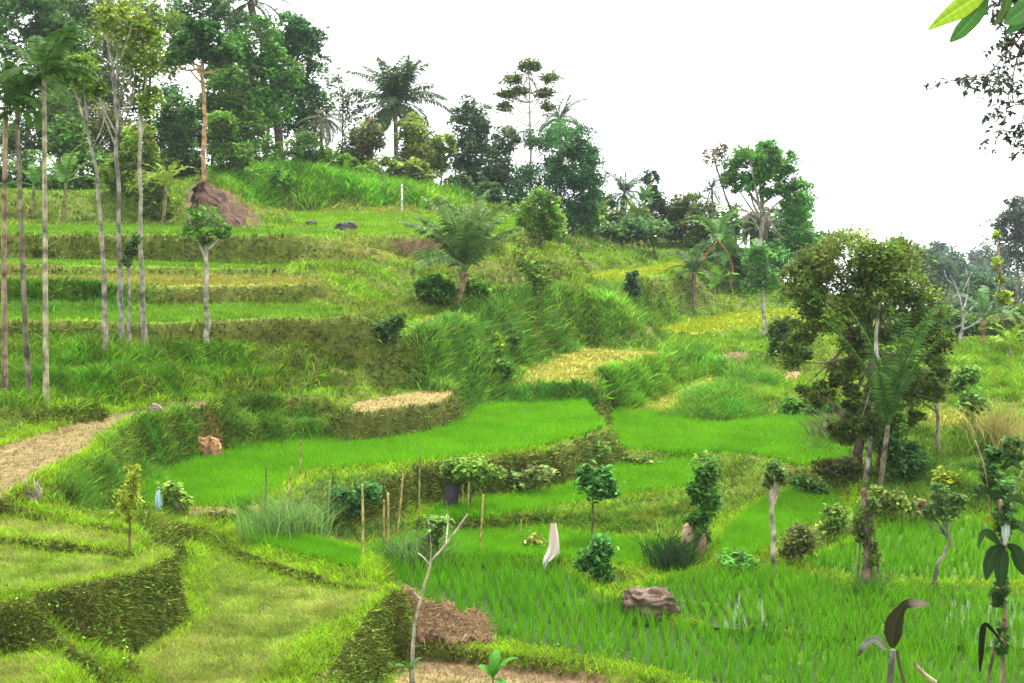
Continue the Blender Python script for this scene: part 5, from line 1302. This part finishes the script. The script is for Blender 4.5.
a = Acc(); tube(a, smoothpath([b - np.array([0,0,.2]), b + np.array([0,0,2.2]), at(1440,20,dT+1.4), at(1400,-90,dT+1.2)], 14), np.linspace(.10,.05,14), 8, (.15,.12,.09)); ca = Acc()
for tw in [[(1436,10),(1260,-60),(1080,0),(1030,30),(1012,80),(1004,130)], [(1436,12),(1250,-50),(1060,10),(1010,50),(985,78),(972,78)], [(1440,25),(1240,20),(1070,50),(1035,90),(1018,135)], [(1410,-60),(1230,-90),(1060,-30),(1010,-5),(992,10)]]:
    P = smoothpath([at(x, y, dT + max(0, x - 1080) / 255 + R.normal(0, .15)) for x, y in tw], 40); P = P[np.r_[0:24:3, 24:40]][-22:]; P = smoothpath(P, 44); tube(a, P, np.linspace(.022,.003,44), 5, (.13,.10,.08))
    for k_ in range(27, 44):
        for _ in range(2):
            e_ = P[k_] + R.normal(0, 1, 3) * np.array([.10, .10, .07]) + np.array([0, 0, -.10])
            sh = smoothpath([P[k_], (P[k_] + e_) / 2 + np.array([0, 0, .03]), e_], 9); tube(a, sh, np.linspace(.005, .002, 9), 4, (.13,.10,.08))
            q = sh[2:].repeat(2, 0); q = q + R.normal(0, .016, q.shape)
            leaves(ca, q, .062, palette(len(q), (.045,.065,.04), .3, R), .6, .42, .5, R)
a.build('trunk', M_BARK, t, b, True); ca.build('crown', M_LEAF, t, b)

# ------------------------------------------------------------------ camera, light, air
cam = bpy.data.cameras.new('camera'); co = bpy.data.objects.new('camera', cam); C.objects.link(co)
cam.sensor_width = 36; cam.lens = 36 * F / W; cam.clip_end = 6000; cam.clip_start = .1
co.location = (0, 0, EYE); co.rotation_euler = (math.pi / 2 - PITCH, 0, 0)
sc = bpy.context.scene; sc.camera = co

# thin valley air
hm, nt, N, L = mat_new('haze'); ho = N('ShaderNodeOutputMaterial'); hv = N('ShaderNodeVolumePrincipled')
hv.inputs['Color'].default_value = (.80, .90, 1.0, 1); hv.inputs['Density'].default_value = .00024; hv.inputs['Anisotropy'].default_value = .2
L(hv.outputs[0], ho.inputs['Volume'])
x0, x1, y0, y1, z0, z1 = -1500, 1500, -25, 930, float(Z.min()) - 1, 32
me = bpy.data.meshes.new('haze')
me.from_pydata([(x, y, z) for z in (z0, z1) for y in (y0, y1) for x in (x0, x1)], [], [(0, 2, 3, 1), (4, 5, 7, 6), (0, 1, 5, 4), (2, 6, 7, 3), (0, 4, 6, 2), (1, 3, 7, 5)])
me.materials.append(hm); o = bpy.data.objects.new('haze', me); C.objects.link(o)
tag(o, 'thin pale blue haze in the valley air softening the far trees', 'haze', kind='stuff')

SUN_EL, SUN_AZ = math.radians(64), math.radians(25)     # azimuth clockwise from +Y: beyond the hill, a little to the right
sun = bpy.data.lights.new('sun', 'SUN'); so = bpy.data.objects.new('sun', sun); C.objects.link(so)
sun.energy = 3.2; sun.angle = math.radians(8); sun.color = (1, .96, .88)
so.rotation_euler = (math.pi / 2 - SUN_EL, 0, math.pi - SUN_AZ)
so.location = (10, -10, 60)
w = bpy.data.worlds.new('World'); sc.world = w; w.use_nodes = True
nt = w.node_tree; nt.nodes.clear()
bg = nt.nodes.new('ShaderNodeBackground'); wo = nt.nodes.new('ShaderNodeOutputWorld')
sky = nt.nodes.new('ShaderNodeTexSky'); sky.sky_type = 'NISHITA'; sky.sun_disc = False
sky.sun_elevation = SUN_EL; sky.sun_rotation = SUN_AZ; sky.dust_density = 4; sky.air_density = 1
hsv = nt.nodes.new('ShaderNodeMixRGB'); hsv.blend_type = 'MIX'; hsv.inputs[0].default_value = .88
hsv.inputs[2].default_value = (13, 13.1, 13.2, 1)        # even white cloud cover
nt.links.new(sky.outputs[0], hsv.inputs[1]); nt.links.new(hsv.outputs[0], bg.inputs[0]); bg.inputs[1].default_value = .09
nt.links.new(bg.outputs[0], wo.inputs[0])
vs = sc.view_settings; vs.view_transform = 'Standard'; vs.look = 'None'; vs.exposure = 1.15; vs.gamma = 1
sc.cycles.max_bounces = 6; sc.cycles.diffuse_bounces = 3; sc.cycles.transmission_bounces = 3; sc.cycles.glossy_bounces = 2
